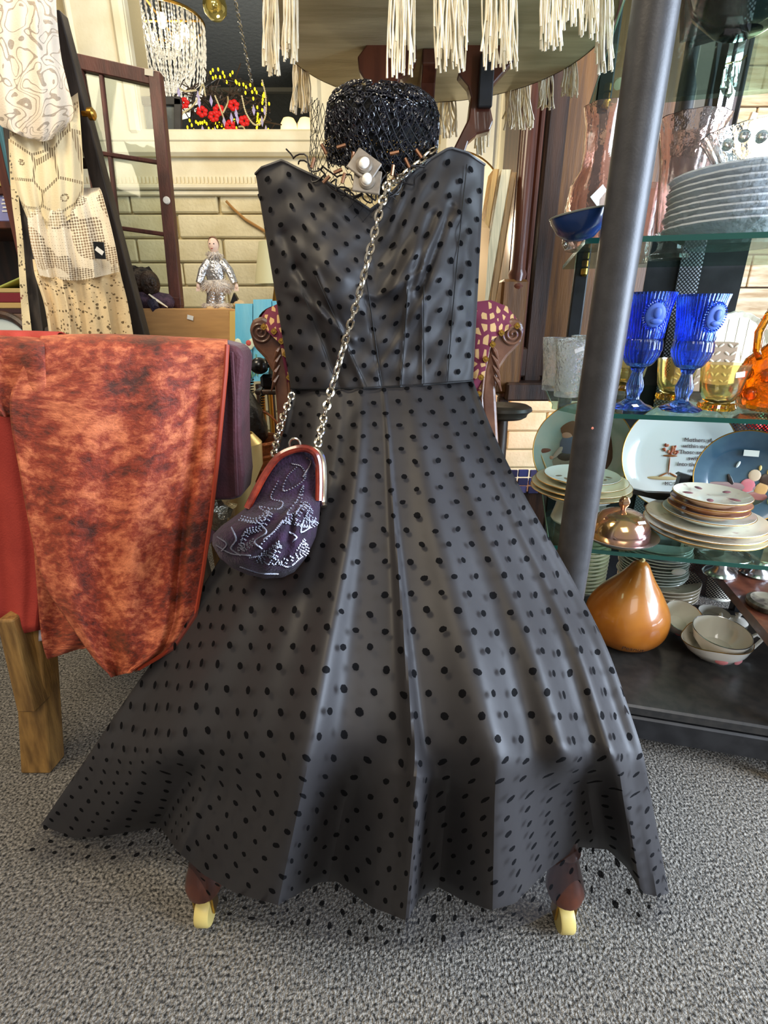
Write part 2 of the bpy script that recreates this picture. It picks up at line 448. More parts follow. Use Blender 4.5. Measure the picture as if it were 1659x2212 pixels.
# room beyond the opening: dark grey stippled ceiling and far wall
struct(MB().box((-.6, 4.25, 2.80), (6, 3.6, .06)).build('ceiling', M['greyceil'], None, False))
struct(MB().box((-.6, 5.6, 1.4), (6, .08, 2.8)).build('wall_far', M['greyceil'], None, False))
mb = MB(); mb.box((-.6, 5.53, 2.765), (6, .05, .05)); mb.box((-.6, 5.53, 2.40), (6, .06, .03)); struct(mb.build('trim_3', mat('pale_grey_trim', (150, 152, 148), .5), None, False))
# whitewashed boards on the right
bw = struct(MB().box((2.1, WY - .02, 1.4), (1.8, .03, 2.8)).build('wall_boards', mat('board_gap', (80, 60, 44), .9), None, False))
M['plank'] = mat('whitewashed_board', (226, 206, 172), .7, c2=(176, 146, 108), ns=7, det=7, stretch=(.8, 5, 6), bump=.4, bs=50)
k = 0
for r in range(16):
    x = 1.22 - .25 * (r % 3)
    while x < 2.9:
        L_ = .62 + .12 * ((r * 7 + k) % 3); x0 = max(x, 1.22)
        if x + L_ > x0 + .05: MB().box(((x0 + x + L_) / 2, WY - .045, .5 + r * .14), (x + L_ - x0 - .006, .02 + .004 * (k % 2), .133), bevel=.003).build('plank', M['plank'], bw, False)
        x += L_; k += 1

# ================================================================== the gown
def lag(L, C, Rr, u, uc=.56):
    a = (u - uc) * (u - 1) / (uc); b = u * (u - 1) / (uc * (uc - 1)); c = u * (u - uc) / (1 - uc)
    x, y = (L[i] * a + C[i] * b + Rr[i] * c for i in (0, 1))
    k = ((uc - u) / uc) if u < uc else ((u - uc) / (1 - uc)); E = L if u < uc else Rr
    return (x, y, C[2] + (E[2] - C[2]) * k ** 2.6)
SK = [((628, 838, .93), (838, 832, .875), (1022, 821, .93)), ((612, 930, .90), (847, 930, .80), (1062, 925, .88)),
      ((580, 1020, .86), (853, 1040, .725), (1112, 1030, .82)), ((520, 1130, .82), (860, 1150, .655), (1168, 1130, .77)),
      ((445, 1255, .775), (868, 1270, .59), (1243, 1262, .70)), ((360, 1385, .735), (875, 1400, .525), (1312, 1400, .61)),
      ((265, 1520, .695), (882, 1540, .47), (1362, 1540, .54)), ((205, 1610, .665), (885, 1640, .445), (1390, 1630, .505))]
HEM = [(88, 1782, .622), (160, 1811, .615), (230, 1806, .61), (345, 1786, .590), (385, 1840, .47), (440, 1890, .45), (510, 1930, .44), (600, 1955, .43), (690, 1906, .46), (728, 1904, .46),
       (800, 1958, .43), (880, 1990, .41), (905, 1942, .44), (945, 1915, .455), (1000, 1945, .44), (1060, 1966, .43), (1112, 1952, .44), (1182, 1880, .475),
       (1250, 1830, .50), (1312, 1835, .51), (1352, 1872, .495), (1388, 1930, .47), (1420, 1936, .46), (1446, 1930, .475)]
TH = [(50, 1850, .578), (130, 1858, .574), (250, 1866, .570), (330, 1856, .575), (400, 1872, .555), (440, 1930, .50), (480, 1988, .475), (560, 1996, .465), (700, 2030, .45), (820, 2054, .438),
      (900, 2050, .44), (960, 2058, .436), (1040, 2026, .45), (1150, 1992, .465), (1250, 1935, .50), (1330, 1985, .475), (1400, 2004, .468), (1446, 1968, .48)]
def hem_at(tab, u, x0, x1): 
    x = x0 + (x1 - x0) * u; return (x,) + interp(tab, x)
V7 = .70
RIDGE = [(.17, .10, .07, .7), (.30, .24, .05, .5), (.415, .345, .055, 1.35), (.535, .585, .016, .7), 
         (.68, .735, .07, 1.2), (.83, .86, .045, 1.15), (.935, .945, .025, .8)]
def fold_skirt(u, v):
    A = .003 + .026 * min(v / .7, 1)
    s = 0
    for a, b, wd, am in RIDGE:
        d = u - (a + (b - a) * v); wd2 = wd * (.75 + .4 * v)
        s += am * (math.exp(-(d / wd2) ** 2) if d < 0 else math.exp(-(d / (wd2 * .75)) ** 2))
    s += .10 * math.sin(41 * u + 3 * v) * v
    lo = sm(.66, .82, v); hw = .027 * lo * interp(HW, u)
    seat = .006 * gs(v - .70, .05) * sm(.7, .85, u)          # the seat edge pushes out
    crk = .006 * gs(v - .76 - .03 * math.sin(9 * u), .012) * gs(u - .60, .05)
    return A * s * (1 - .55 * lo) - .012 + seat + crk + hw
HW = [(.00, .2), (.10, .6), (.20, -.3), (.235, -.8), (.30, .2), (.377, 1.1), (.455, -.9), (.53, .5), (.585, 1.25), (.605, -.5), (.635, -.8), (.72, 1.0), (.80, .3), (.885, -1.1), (.95, .7), (1.0, .4)]
def skirt_px(u, v):
    pts = [lag(*r, u) for r in SK]; a = pts[-1]; h = hem_at(HEM, u, 88, 1446)
    for s in (1 / 3, 2 / 3, 1): pts.append(tuple(p + (q - p) * s for p, q in zip(a, h)))
    return cr(pts, v)
def skirt_pt(u, v, off=0, ext=None):
    uu = min(max(u, 0), 1); over = (u - uu)
    if ext is not None:
        h = hem_at(HEM, uu, 88, 1446); t = hem_at(TH, uu, 50, 1446)
        c = tuple(p + (q - p) * ext for p, q in zip(h, t)); c = (c[0], c[1], c[2] - off)
        fl = .004 * math.sin(60 * uu) * ext
        return P(c[0], c[1], c[2] - fl)
    c = skirt_px(uu, v)
    edge = sm(0, .04, uu) * sm(0, .04, 1 - uu)
    q = P(c[0], c[1], c[2] - fold_skirt(uu, v) * edge - off)
    if over:                                             # the sides turn back round the chair
        k = abs(over) / .06
        q = q + Vector(((1 if over < 0 else -1) * .02 * k * k, (.09 if over < 0 else .05) * k, -.004 * k))
        if q.z < .012: q.z = .012
    return q
AL = []
for j in range(41):
    row = [skirt_pt(i / 60, j / 40) for i in range(61)]; acc = [0]
    for i in range(60): acc.append(acc[-1] + math.hypot(row[i + 1].x - row[i].x, row[i + 1].z - row[i].z, .6 * (row[i + 1].y - row[i].y)))
    AL.append([q - acc[34] for q in acc])
def skirt_uv(u, v):
    uu = min(max(u, 0), 1); j = min(int(v * 40), 39); fj = v * 40 - j; i = min(int(uu * 60), 59); fi = uu * 60 - i
    a = (AL[j][i] * (1 - fi) + AL[j][i + 1] * fi) * (1 - fj) + (AL[j + 1][i] * (1 - fi) + AL[j + 1][i + 1] * fi) * fj
    return (a + (u - uu), 2 - vlen(v))
VL = [0]
for i in range(100):
    VL.append(VL[-1] + (skirt_pt(.56, (i + 1) / 100) - skirt_pt(.56, i / 100)).length)
def vlen(v): return VL[min(int(v * 100), 99)] + (VL[min(int(v * 100), 99) + 1] - VL[min(int(v * 100), 99)]) * (v * 100 - min(int(v * 100), 99))
gown = thing('gown', 'sleeveless black satin gown under dotted tulle draped over the carved armchair', 'dress', (0, .5, .0))
def rm(i, n): return -.06 + 1.12 * i / n
NU, NV = 210, 120
mb = MB(); mb.grid(lambda u, v: skirt_pt(-.06 + 1.12 * u, v), NU, NV, lambda u, v: skirt_uv(-.06 + 1.12 * u, v))
o = mb.build('satin_skirt', M['satin'], gown, True, recalc=False)
VT = .80    # share of the tulle grid that lies over the satin
def tul(u, v):
    u = -.06 + 1.12 * u
    if v <= VT:
        t = v / VT; return skirt_pt(u, t, .006 + .004 * t)
    uu = min(max(u, 0), 1); return skirt_pt(uu, 1, .010, (v - VT) / (1 - VT))
def tuluv(u, v):
    u = -.06 + 1.12 * u
    if v <= VT: return skirt_uv(u, v / VT)
    uu = min(max(u, 0), 1); a = tul((uu + .06) / 1.12, v)
    return (skirt_uv(uu, 1)[0], 2 - vlen(1) - (v - VT) / (1 - VT) * .07)
mb = MB(); mb.grid(tul, NU, 110, tuluv)
o = mb.build('tulle_overskirt', M['tulle'], gown, True, recalc=False)
# bodice
NECK = [(0, 552, 376), (.05, 566, 362), (.12, 610, 346), (.16, 640, 362), (.3, 708, 394), (.42, 762, 428), (.5, 800, 453), (.57, 836, 428), (.68, 876, 385), (.76, 915, 352), (.86, 972, 319), (.93, 1010, 330), (1, 1047, 356)]
DARTS = [((.27, 0), (.10, .62), .022, -.006), ((.40, 0), (.22, .50), .014, .004), ((.50, 0), (.44, .5), .010, -.002), ((.60, 0), (.66, .46), .010, .0035), ((.72, 0), (.74, .44), .012, .0035),
         ((.62, .55), (.86, .70), .05, .009), ((.74, .46), (.86, .72), .022, -.013), ((.70, .50), (.78, .72), .025, -.009), ((.45, .5), (.72, .52), .02, .004),
         ((.10, .42), (.34, .26), .02, .005), ((.30, .3), (.14, .5), .03, -.008), ((.86, .1), (.95, .6), .03, .004), ((.48, .1), (.70, .34), .02, .003)]
def bod_px(u, v):
    bx = 628 + (1022 - 628) * u; by = 838 - 17 * u + 6 * math.sin(math.pi * u)
    t = interp(NECK, u); x = bx + (t[0] - bx) * v; y = by + (t[1] - by) * v
    return x, y
def bod_fold(u, v):
    s = .030 * gs(v - .52, .22) * (gs(u - .28, .16) + gs(u - .74, .16))
    for (a, b, wd, am) in DARTS:
        ax, ay, bx, by = a[0], a[1], b[0], b[1]; dx, dy = bx - ax, by - ay
        t = min(max(((u - ax) * dx + (v - ay) * dy) / (dx * dx + dy * dy), -.1), 1.1)
        d = math.hypot(u - ax - t * dx, (v - ay - t * dy)); s += am * math.exp(-(d / wd) ** 2)
    s += .0022 * math.sin(19 * u + 31 * v) * math.sin(13 * v - 9 * u) + .0014 * math.sin(47 * u - 38 * v)
    return s
def bod_pt(u, v, off=0, back=False):
    x, y = bod_px(u, v)
    e = 4 * u * (1 - u)
    Yc = .93 + .05 * v
    if back:
        if v > .86: y = y + (v - .86) * 260
        return P(x + (4 if u < .5 else -4), y + 8 * v, Yc + .045 * e ** .5 + .004)
    fr = sm(0, .06, u) * sm(0, .06, 1 - u)
    return P(x, y, Yc - .05 * e ** .6 - bod_fold(u, v) * fr - off)
def bod_uv(u, v):
    c = bod_pt(.56, v); a = bod_pt(u, v); return ((a.x - c.x) * 1.1, 2 + .36 * v)
NW = MB(); NW.grid(lambda u, v: bod_pt(u, v), 120, 110, bod_uv)
NW.grid(lambda u, v: bod_pt(u, v, 0, True), 60, 40, bod_uv)
o = NW.build('satin_bodice', M['satin'], gown, True, recalc=False)
mb = MB(); mb.grid(lambda u, v: bod_pt(u, v, .004), 100, 90, bod_uv)
mb.build('tulle_bodice', M['tulle'], gown, True, recalc=False)
# seams: waist line and princess seams
mb = MB(); mb.tube([P(*bod_px(u / 40, .0)[:1], bod_px(u / 40, 0)[1] + 1, bod_pt(u / 40, 0).y - .004) for u in range(41)], .0017, 5)
mb.build('waist_seam', mat('black_thread', (12, 12, 14), .6), gown)
for (a, b) in (((.42, 0), (.20, .52)), ((.27, 0), (.13, .42)), ((.50, .0), (.455, .62)), ((.605, 0), (.665, .47)), ((.73, 0), (.745, .45)), ((.86, 0), (.93, .95))):
    pts = []
    for k in range(15):
        t = k / 14; u = a[0] + (b[0] - a[0]) * t; v = a[1] + (b[1] - a[1]) * t; pts.append(bod_pt(u, v, .0045))
    MB().tube(pts, .0009, 4).build('seam', bpy.data.materials['black_thread'], gown)
mb = MB(); pts = [P(*bod_px(u / 60, 1), bod_pt(u / 60, 1).y - .002) for u in range(61)]
mb.tube(pts, .0022, 5); mb.build('neckline_binding', M['satin'], gown)

# ================================================================== carved armchair under the gown
ch = thing('carved_armchair', 'carved walnut armchair with plum lattice crochet cover hidden beneath black gown', 'armchair', (0, .8, 0))
seat = MB(); seat.box((0, .83, .30), (.44, .48, .09), bevel=.03); seat.build('seat', mat('tan_upholstery', (186, 146, 96), .8), ch, False)
MB().box((0, .83, .245), (.45, .50, .05), bevel=.01).build('seat_rail', M['wood_carved'], ch, False)
# back rest, low behind the gown
MB().box((0, 1.085, .72), (.40, .05, .62), bevel=.02).build('backrest', bpy.data.materials['tan_upholstery'], ch, False)
M['crochet'] = None
def crochet_mat():
    m, nt, N, L, b = _nt('plum_lattice_crochet')
    tc = N.new('ShaderNodeUVMap')
    v = N.new('ShaderNodeTexVoronoi'); v.feature = 'DISTANCE_TO_EDGE'; v.inputs['Scale'].default_value = 62; v.inputs['Randomness'].default_value = .55
    mp = N.new('ShaderNodeMapping'); mp.inputs['Scale'].default_value = (1.25, .8, 1); L.new(tc.outputs[0], mp.inputs[0]); L.new(mp.outputs[0], v.inputs['Vector'])
    f = mth(N, L, 'LESS_THAN', v.outputs['Distance'], .20)
    mx = N.new('ShaderNodeMix'); mx.data_type = 'RGBA'; L.new(f, mx.inputs[0])
    mx.inputs[6].default_value = rgb(206, 166, 112); mx.inputs[7].default_value = rgb(112, 38, 62); L.new(mx.outputs[2], b.inputs['Base Color'])
    b.inputs['Roughness'].default_value = .85
    bp = N.new('ShaderNodeBump'); bp.inputs['Distance'].default_value = .004; bp.inputs['Strength'].default_value = .8; L.new(f, bp.inputs['Height']); L.new(bp.outputs[0], b.inputs['Normal'])
    return m
M['crochet'] = crochet_mat()
AY = .985
for sgn, scr, post, padt in ((-1, (563, 717), [(537, 712), (545, 690), (566, 683), (588, 694), (600, 712), (612, 745), (622, 800), (628, 860), (634, 1000), (600, 1000), (598, 900), (594, 850), (588, 805), (572, 775), (548, 750)],
                              [(636, 652), (604, 652), (578, 664), (556, 690)]),
                             (1, (1108, 722), [(1134, 712), (1128, 693), (1108, 686), (1086, 698), (1068, 722), (1056, 755), (1046, 800), (1040, 860), (1050, 1000), (1080, 1000), (1074, 880), (1072, 840), (1078, 800), (1098, 770), (1126, 742)],
                              [(1015, 642), (1050, 646), (1090, 652), (1118, 682)])):
    out = [P(x, y, AY) for x, y in post]
    pm = MB(); pm.prism(out, (0, .045, 0)); po = pm.build('arm_post', M['wood_carved'], ch, False)
    md = po.modifiers.new('round', 'BEVEL'); md.width = .006; md.segments = 2
    c = P(scr[0], scr[1], AY); sp = []
    for k in range(60):
        a = k / 59 * 4.2 * math.pi * sgn + (0 if sgn < 0 else math.pi); r = .019 * (1 - k / 66)
        sp.append(c + Vector((r * math.cos(a), -.002, r * math.sin(a))))
    MB().tube(sp, .0024, 6).build('scroll_carving', M['wood_carved'], po)
    for k in range(4):
        lx, ly = post[6][0] * .5 + post[13][0] * .5 + sgn * (k - 1) * 2, 745 + k * 22
        MB().tube([P(lx - 9 * sgn, ly, AY - .001), P(lx, ly + 14, AY - .006), P(lx + 7 * sgn, ly + 34, AY - .002)], [.002, .004, .0012], 6).build('leaf_carving', M['wood_carved'], po)
    ed = MB(); ed.tube([P(x, y, AY - .002) for x, y in (post[4:9] if 1 else post)], .003, 6); ed.build('bead_moulding', M['wood_carved'], po)
    # rolled arm pad behind the post, covered by the lattice crochet
    cp = P(scr[0] - sgn * 30, scr[1] - 6, AY + .02); rr = .040
    def pad(u, v, cp=cp, sgn=sgn):
        a = math.pi * (1.15 - 1.55 * u) if sgn > 0 else math.pi * (-.15 + 1.55 * u)
        y = cp.y + .012 + v * .22
        w_ = 1 if u < .62 else 1
        q = Vector((cp.x + rr * 1.15 * math.cos(a) - sgn * .010, y, cp.z + rr * .95 * math.sin(a) + .004))
        return q
    def padin(u, v, cp=cp, sgn=sgn):
        x0 = cp.x - sgn * (.012 + .075 * math.sin(u * 1.2)); z = cp.z + .040 - .34 * u * u - .06 * u
        x = cp.x - sgn * (.0 + .065 * sm(0, .35, u) + .02 * u)
        return Vector((x, cp.y + .02 + v * .2 - .012 * math.sin(math.pi * min(1, u * 1.4)), z))
    gm = MB(); gm.grid(pad, 24, 12, lambda u, v: (u * .26, v * .22)); gm.build('arm_pad', M['crochet'], ch, True)
    # inner face of the arm: panel seen beside the gown
    panel = []
    if sgn > 0: pl = [(1000, 655), (1060, 648), (1096, 662), (1122, 696), (1106, 702), (1082, 704), (1064, 728), (1052, 760), (1043, 800), (1038, 860), (1000, 880)]
    else: pl = [(640, 658), (604, 654), (576, 668), (556, 696), (572, 698), (592, 708), (604, 735), (614, 775), (622, 820), (628, 870), (645, 880)]
    cen = (sum(p[0] for p in pl) / len(pl), sum(p[1] for p in pl) / len(pl))
    pn = MB(); n = len(pl); vs = []; uvs = []; fs = []
    for k in range(5):
        t = k / 4
        for (x, y) in pl:
            q = P(cen[0] + (x - cen[0]) * t, cen[1] + (y - cen[1]) * t, AY + .012 - .028 * (1 - t * t)); vs.append(q); uvs.append((q.x, q.z))
    for k in range(4):
        for j in range(n): fs.append((k * n + j, k * n + (j + 1) % n, (k + 1) * n + (j + 1) % n, (k + 1) * n + j))
    pn.add(vs, fs, uvs); pn.build('arm_front_pad', M['crochet'], ch, True)
    nails = [(1117, 704), (1083, 719), (1064, 744), (1049, 776), (1039, 815), (1034, 850)] if sgn > 0 else [(570, 706), (592, 716), (608, 737), (617, 765), (625, 815), (632, 848)]
    for k, (x, y) in enumerate(nails):
        q = P(x, y, AY - .014)
        nb = MB(); rt = Matrix.Rotation(math.pi / 2, 3, 'X')
        nb.lathe([(0.0, .0045), (.0022, .0042), (.0026, .003), (.0052, .003), (.0058, .0)], q, 12, rt, mod=lambda a, z, r: 1 + (.10 * math.cos(8 * a) if r > .004 else 0))
        nb.build('nailhead', M['brass'], ch)
# legs: two in front with turned feet on casters
def leg(px, py):
    q = PH(px, py, .0); x, y = q.x, q.y
    lg = MB(); lg.lathe([(.014, .24), (.018, .19), (.022, .16), (.018, .145), (.017, .13), (.022, .122), (.018, .115), (.020, .105), (.026, .08), (.028, .068), (.025, .058), (.014, .054)][::-1], (x, y + .006, 0), 20); lg.v = [p + Vector((0, max(0, p.z - .06) * .35, 0)) for p in lg.v]
    l = lg.build('leg', M['wood_red'], ch)
    cs = MB(); cs.box((x - .014, y, .037), (.003, .018, .034)); cs.box((x + .014, y, .037), (.003, .018, .034)); cs.box((x, y, .053), (.03, .02, .004)); cs.build('caster_fork', M['brass'], l, False)
    wh = MB(); wh.lathe([(.006, -.011), (.021, -.0105), (.0225, -.008), (.0225, .008), (.021, .0105), (.006, .011)], (x, y - .004, .0225), 24, Matrix.Rotation(math.pi / 2, 3, 'Y'))
    wh.build('caster_wheel', mat('yellowed_caster', (206, 184, 110), .4), l)
leg(450, 1978); leg(1212, 1992)
for x in (-.21, .21):
    lg = MB(); lg.tube([(x, 1.06, .26), (x * 1.05, 1.08, .12), (x * 1.1, 1.10, .0)], [.02, .018, .015], 8); lg.build('leg', M['wood_red'], ch)

# ================================================================== evening purse on its chain
pur = thing('evening_purse', 'plum velvet purse with silver beadwork and chain strap hanging over gown', 'purse', tuple(P(590, 1120, .72)))
def purY(py): return interp([(940, .735), (1000, .725), (1100, .70), (1180, .665), (1260, .64)], py) - .005
OUT = [(596, 990), (622, 974), (655, 968), (682, 980), (691, 1010), (693, 1050), (692, 1085), (690, 1120), (682, 1160), (662, 1205), (636, 1236), (610, 1248), (572, 1250), (535, 1242), (500, 1226), (474, 1205), (458, 1176), (460, 1155), (478, 1136), (506, 1116), (530, 1098), (552, 1060), (572, 1020)]
CEN = (600, 1125)
def purse_pt(t, r, off=0):
    n = len(OUT); x = t * n; i = int(x) % n; f = x - int(x)
    a, b = OUT[i], OUT[(i + 1) % n]; ox, oy = a[0] + (b[0] - a[0]) * f, a[1] + (b[1] - a[1]) * f
    px, py = CEN[0] + (ox - CEN[0]) * r, CEN[1] + (oy - CEN[1]) * r
    low = sm(1070, 1120, py + .15 * (px - 600))
    bul = (.016 + .050 * low) * max(0, 1 - r ** 2.4) ** .7
    ang = math.atan2(py - 1085, px - 640)
    bul += .004 * math.sin(ang * 17) * low * math.sin(math.pi * min(1, r)) * sm(-.5, .6, (640 - px) / 100) + .004 * math.sin(ang * 9 + 1) * low * (1 - r * r)
    return P(px, py, purY(py) - bul - off)
mb = MB(); NT, NR = 92, 22; vs = []; fs = []
for k in range(NR + 1):
    for j in range(NT): vs.append(purse_pt(j / NT, max(k / NR, .001)))
for k in range(NR):
    for j in range(NT): fs.append((k * NT + j, k * NT + (j + 1) % NT, (k + 1) * NT + (j + 1) % NT, (k + 1) * NT + j))
o = len(vs)
for k in range(6):
    for j in range(NT):
        q = purse_pt(j / NT, 1 - (k + 1) / 6 * .999); vs.append(Vector((q.x, purY(1100) + .0 + .018 * math.sin((k + 1) / 6 * 1.5) + (base_q := purse_pt(j / NT, 1)).y - purY(1100), q.z)))
for k in range(6):
    a0_ = NR * NT if k == 0 else o + (k - 1) * NT
    for j in range(NT): fs.append((a0_ + j, a0_ + (j + 1) % NT, o + k * NT + (j + 1) % NT, o + k * NT + j))
mb.add(vs, fs); mb.build('velvet_pouch', mat('plum_velvet', (30, 16, 34), .75, c2=(46, 24, 50), ns=60, sheen=.12, bump=.6, bs=300, spec=.25), pur)
fa = [(534, 1098), (552, 1062), (574, 1022), (598, 990), (624, 974), (655, 968), (678, 977), (688, 1000), (690, 1040), (689, 1082)]
fp = [P(x, y, purY(y) - .012) for x, y in fa]
MB().tube([Vector(cr([tuple(p) for p in fp], k / 40)) for k in range(41)], .0055, 8).build('frame', mat('tortoiseshell_frame', (134, 46, 26), .25, c2=(90, 26, 16), ns=60, coat=.5), pur)
fb = [P(x + 9, y - 2, purY(y) + .004) for x, y in fa[5:]] + [P(700, 1094, purY(1090))]
MB().tube([Vector(cr([tuple(p) for p in fb], k / 24)) for k in range(25)], .0052, 8).build('clasp_bar', M['chrome'], pur)
ring = MB(); q = P(637, 960, purY(965) - .008); ring.tube([q + Vector((.008 * math.cos(a), 0, .009 * math.sin(a))) for a in [2 * math.pi * k / 16 for k in range(16)]], .0018, 6, closed=True); ring.build('clasp_ring', M['chrome'], pur)
bd = MB()
def bead_line(pts, n):
    for k in range(n):
        x, y = cr(pts, k / max(1, n - 1))
        # find pouch depth by scanning radius along direction
        ang_best = None; dx, dy = x - CEN[0], y - CEN[1]; L_ = math.hypot(dx, dy) or 1
        rmax = 1e9
        for i in range(len(OUT)):
            a, b = OUT[i], OUT[(i + 1) % len(OUT)]; ax, ay = a[0] - CEN[0], a[1] - CEN[1]; ex, ey = b[0] - a[0], b[1] - a[1]
            den = dx * ey - dy * ex
            if abs(den) < 1e-6: continue
            s_ = (ax * ey - ay * ex) / den; t_ = (ax * dy - ay * dx) / den
            if s_ > 0 and -1e-6 <= t_ <= 1 + 1e-6 and s_ < rmax: rmax = s_; tt = (i + t_) / len(OUT)
        r = 1 / rmax if rmax < 1e8 else 0
        if r > .985: r = .985
        bd.octa(purse_pt(tt, r, .0012), .0018)
SW = [[(640, 1010), (620, 1030), (612, 1060), (640, 1050), (660, 1030), (650, 1008), (630, 1002)], [(600, 1040), (585, 1075), (610, 1085), (600, 1100), (560, 1095), (580, 1110)], [(655, 1030), (672, 1000), (664, 990)],
      [(640, 1085), (655, 1050), (645, 1100), (620, 1110), (650, 1070)], [(520, 1120), (550, 1125), (580, 1105), (560, 1140), (530, 1150), (520, 1185), (545, 1170)], [(560, 1180), (600, 1140), (610, 1125), (590, 1150), (570, 1165)],
      [(640, 1110), (655, 1090), (668, 1100), (660, 1120), (680, 1125), (665, 1135), (640, 1130), (615, 1125), (635, 1118)], [(580, 1190), (600, 1175), (590, 1200), (570, 1195), (560, 1210), (600, 1215), (640, 1200), (660, 1190), (655, 1170), (645, 1185)],
      [(470, 1160), (490, 1175), (480, 1190)], [(500, 1140), (510, 1165), (500, 1185), (520, 1200)], [(540, 1205), (580, 1200), (620, 1225), (650, 1205)], [(655, 1125), (650, 1150), (670, 1140)], [(625, 1150), (640, 1160), (632, 1170)],
      [(560, 1130), (575, 1150), (550, 1170), (565, 1185)], [(468, 1178), (500, 1196), (540, 1200)], [(520, 1225), (560, 1238), (600, 1240)]]
for s_ in SW: bead_line(s_, 34)
for s_ in (SW[6], SW[4], SW[7]):
    for d in ((4, 3), (-4, 4), (2, -5), (7, 5)): bead_line([(x + d[0], y + d[1]) for x, y in s_], 30)
o = bd.build('beadwork', mat('silver_bugle_beads', (150, 150, 162), .25, metal=1), pur, False); o['kind'] = 'stuff'
# chain links, each its own piece
def link_mesh():
    mb = MB(); mb.tube([Vector((.0050 * math.cos(a), 0, .0082 * math.sin(a))) for a in [2 * math.pi * k / 14 for k in range(14)]], .0019, 6, closed=True)
    return mb
lk = None
def chain(px):
    global lk
    pts = [P(*p) for p in px]; L_ = 0; seg = []
    for a, b in zip(pts, pts[1:]): seg.append((L_, a, b)); L_ += (b - a).length
    n = int(L_ / .0118)
    for k in range(n):
        d = (k + .5) * L_ / n
        for l0, a, b in seg:
            if d <= l0 + (b - a).length: break
        t = (b - a).normalized(); q = a + t * (d - l0)
        if lk is None: lk = link_mesh().build('chain_link', M['chrome'], None); lk.parent = pur; ob = lk
        else: ob = link_copy(lk, pur)
        rot = t.to_track_quat('Z', 'Y').to_matrix() @ Matrix.Rotation(R(38 if k % 2 else -38) + R(10), 3, 'Z')
        ob.location = q - base_of(pur); ob.rotation_euler = rot.to_euler()
chain([(938, 322, .95), (905, 352, .935), (862, 385, .915), (836, 402, .855), (822, 450, .835), (800, 540, .82), (775, 640, .82), (745, 740, .825), (716, 840, .82), (700, 900, .79), (686, 962, .745)])
chain([(632, 850, .885), (612, 900, .84), (600, 940, .80), (592, 985, .74)])

# ================================================================== netted pillbox hat with veil, jewelled necklace
HY = 1.0
hc = P(826, 270, HY); hat = thing('netted_hat', 'black pillbox hat of curled braid and netting with gold specks above neckline', 'hat', tuple(P(826, 360, HY)))
hw, hd = S(120, 270, HY), .085
tilt = Matrix.Rotation(R(13), 3, 'X') @ Matrix.Rotation(R(4), 3, 'Y')
prof = [(0, .050), (.35, .049), (.66, .045), (.86, .035), (.96, .018), (1.0, -.004), (1.0, -.026), (.97, -.046), (.93, -.062), (.86, -.064), (.86, -.05)]
hb = MB(); vs = []; fs = []; n = 48
for (r, z) in prof:
    for k in range(n):
        a = 2 * math.pi * k / n; vs.append(hc + tilt @ Vector((hw * r * math.cos(a), hd * r * math.sin(a), z * .98 * (1.0 + .06 * math.cos(a)))))
for i in range(len(prof) - 1):
    for k in range(n): fs.append((i * n + k, i * n + (k + 1) % n, (i + 1) * n + (k + 1) % n, (i + 1) * n + k))
hb.add(vs, fs); hb.build('crown', mat('black_braid', (6, 6, 8), .7, bump=.8, bs=160, spec=.2), hat)
cu = MB(); gd = MB()
def hat_at(a, t):
    x = t * (len(prof) - 3); i = min(int(x), len(prof) - 4); f = x - i
    r = prof[i][0] * (1 - f) + prof[i + 1][0] * f; z = prof[i][1] * (1 - f) + prof[i + 1][1] * f
    q = Vector((hw * r * math.cos(a), hd * r * math.sin(a), z)); nrm = Vector((math.cos(a) * max(r, .05), math.sin(a) * max(r, .05), .9 if t < .5 else .0)).normalized()
    return hc + tilt @ q, (tilt @ nrm)
for k in range(560):
    a = random.uniform(math.pi * .95, math.pi * 2.05); t = random.uniform(.12, .98) ** .8; q, nn = hat_at(a, t)
    e1 = nn.cross(Vector((0, 0, 1))); e1 = e1.normalized() if e1.length > .01 else Vector((1, 0, 0)); e2 = nn.cross(e1)
    ph = random.uniform(0, 6.28); rr = random.uniform(.0042, .0072)
    cu.tube([q + nn * .0025 + e1 * rr * (1 - j / 14) * math.cos(ph + j * .95) + e2 * rr * (1 - j / 14) * math.sin(ph + j * .95) for j in range(9)], .0010, 4)
o = cu.build('braid_curls', mat('glossy_black_braid', (34, 34, 42), .2, spec=.9), hat); o['kind'] = 'stuff'
for k in range(330):
    a = random.uniform(math.pi * 1.0, math.pi * 2.0); q, nn = hat_at(a, random.uniform(.72, .99)); gd.octa(q + nn * .003, random.uniform(.0007, .0013))
for k in range(60):
    a = random.uniform(math.pi * 1.0, math.pi * 2.0); q, nn = hat_at(a, random.uniform(.15, .8)); gd.octa(q + nn * .003, .0008)
o = gd.build('gold_specks', mat('gold_specks', (250, 214, 130), .2, metal=1), hat, False); o['kind'] = 'stuff'
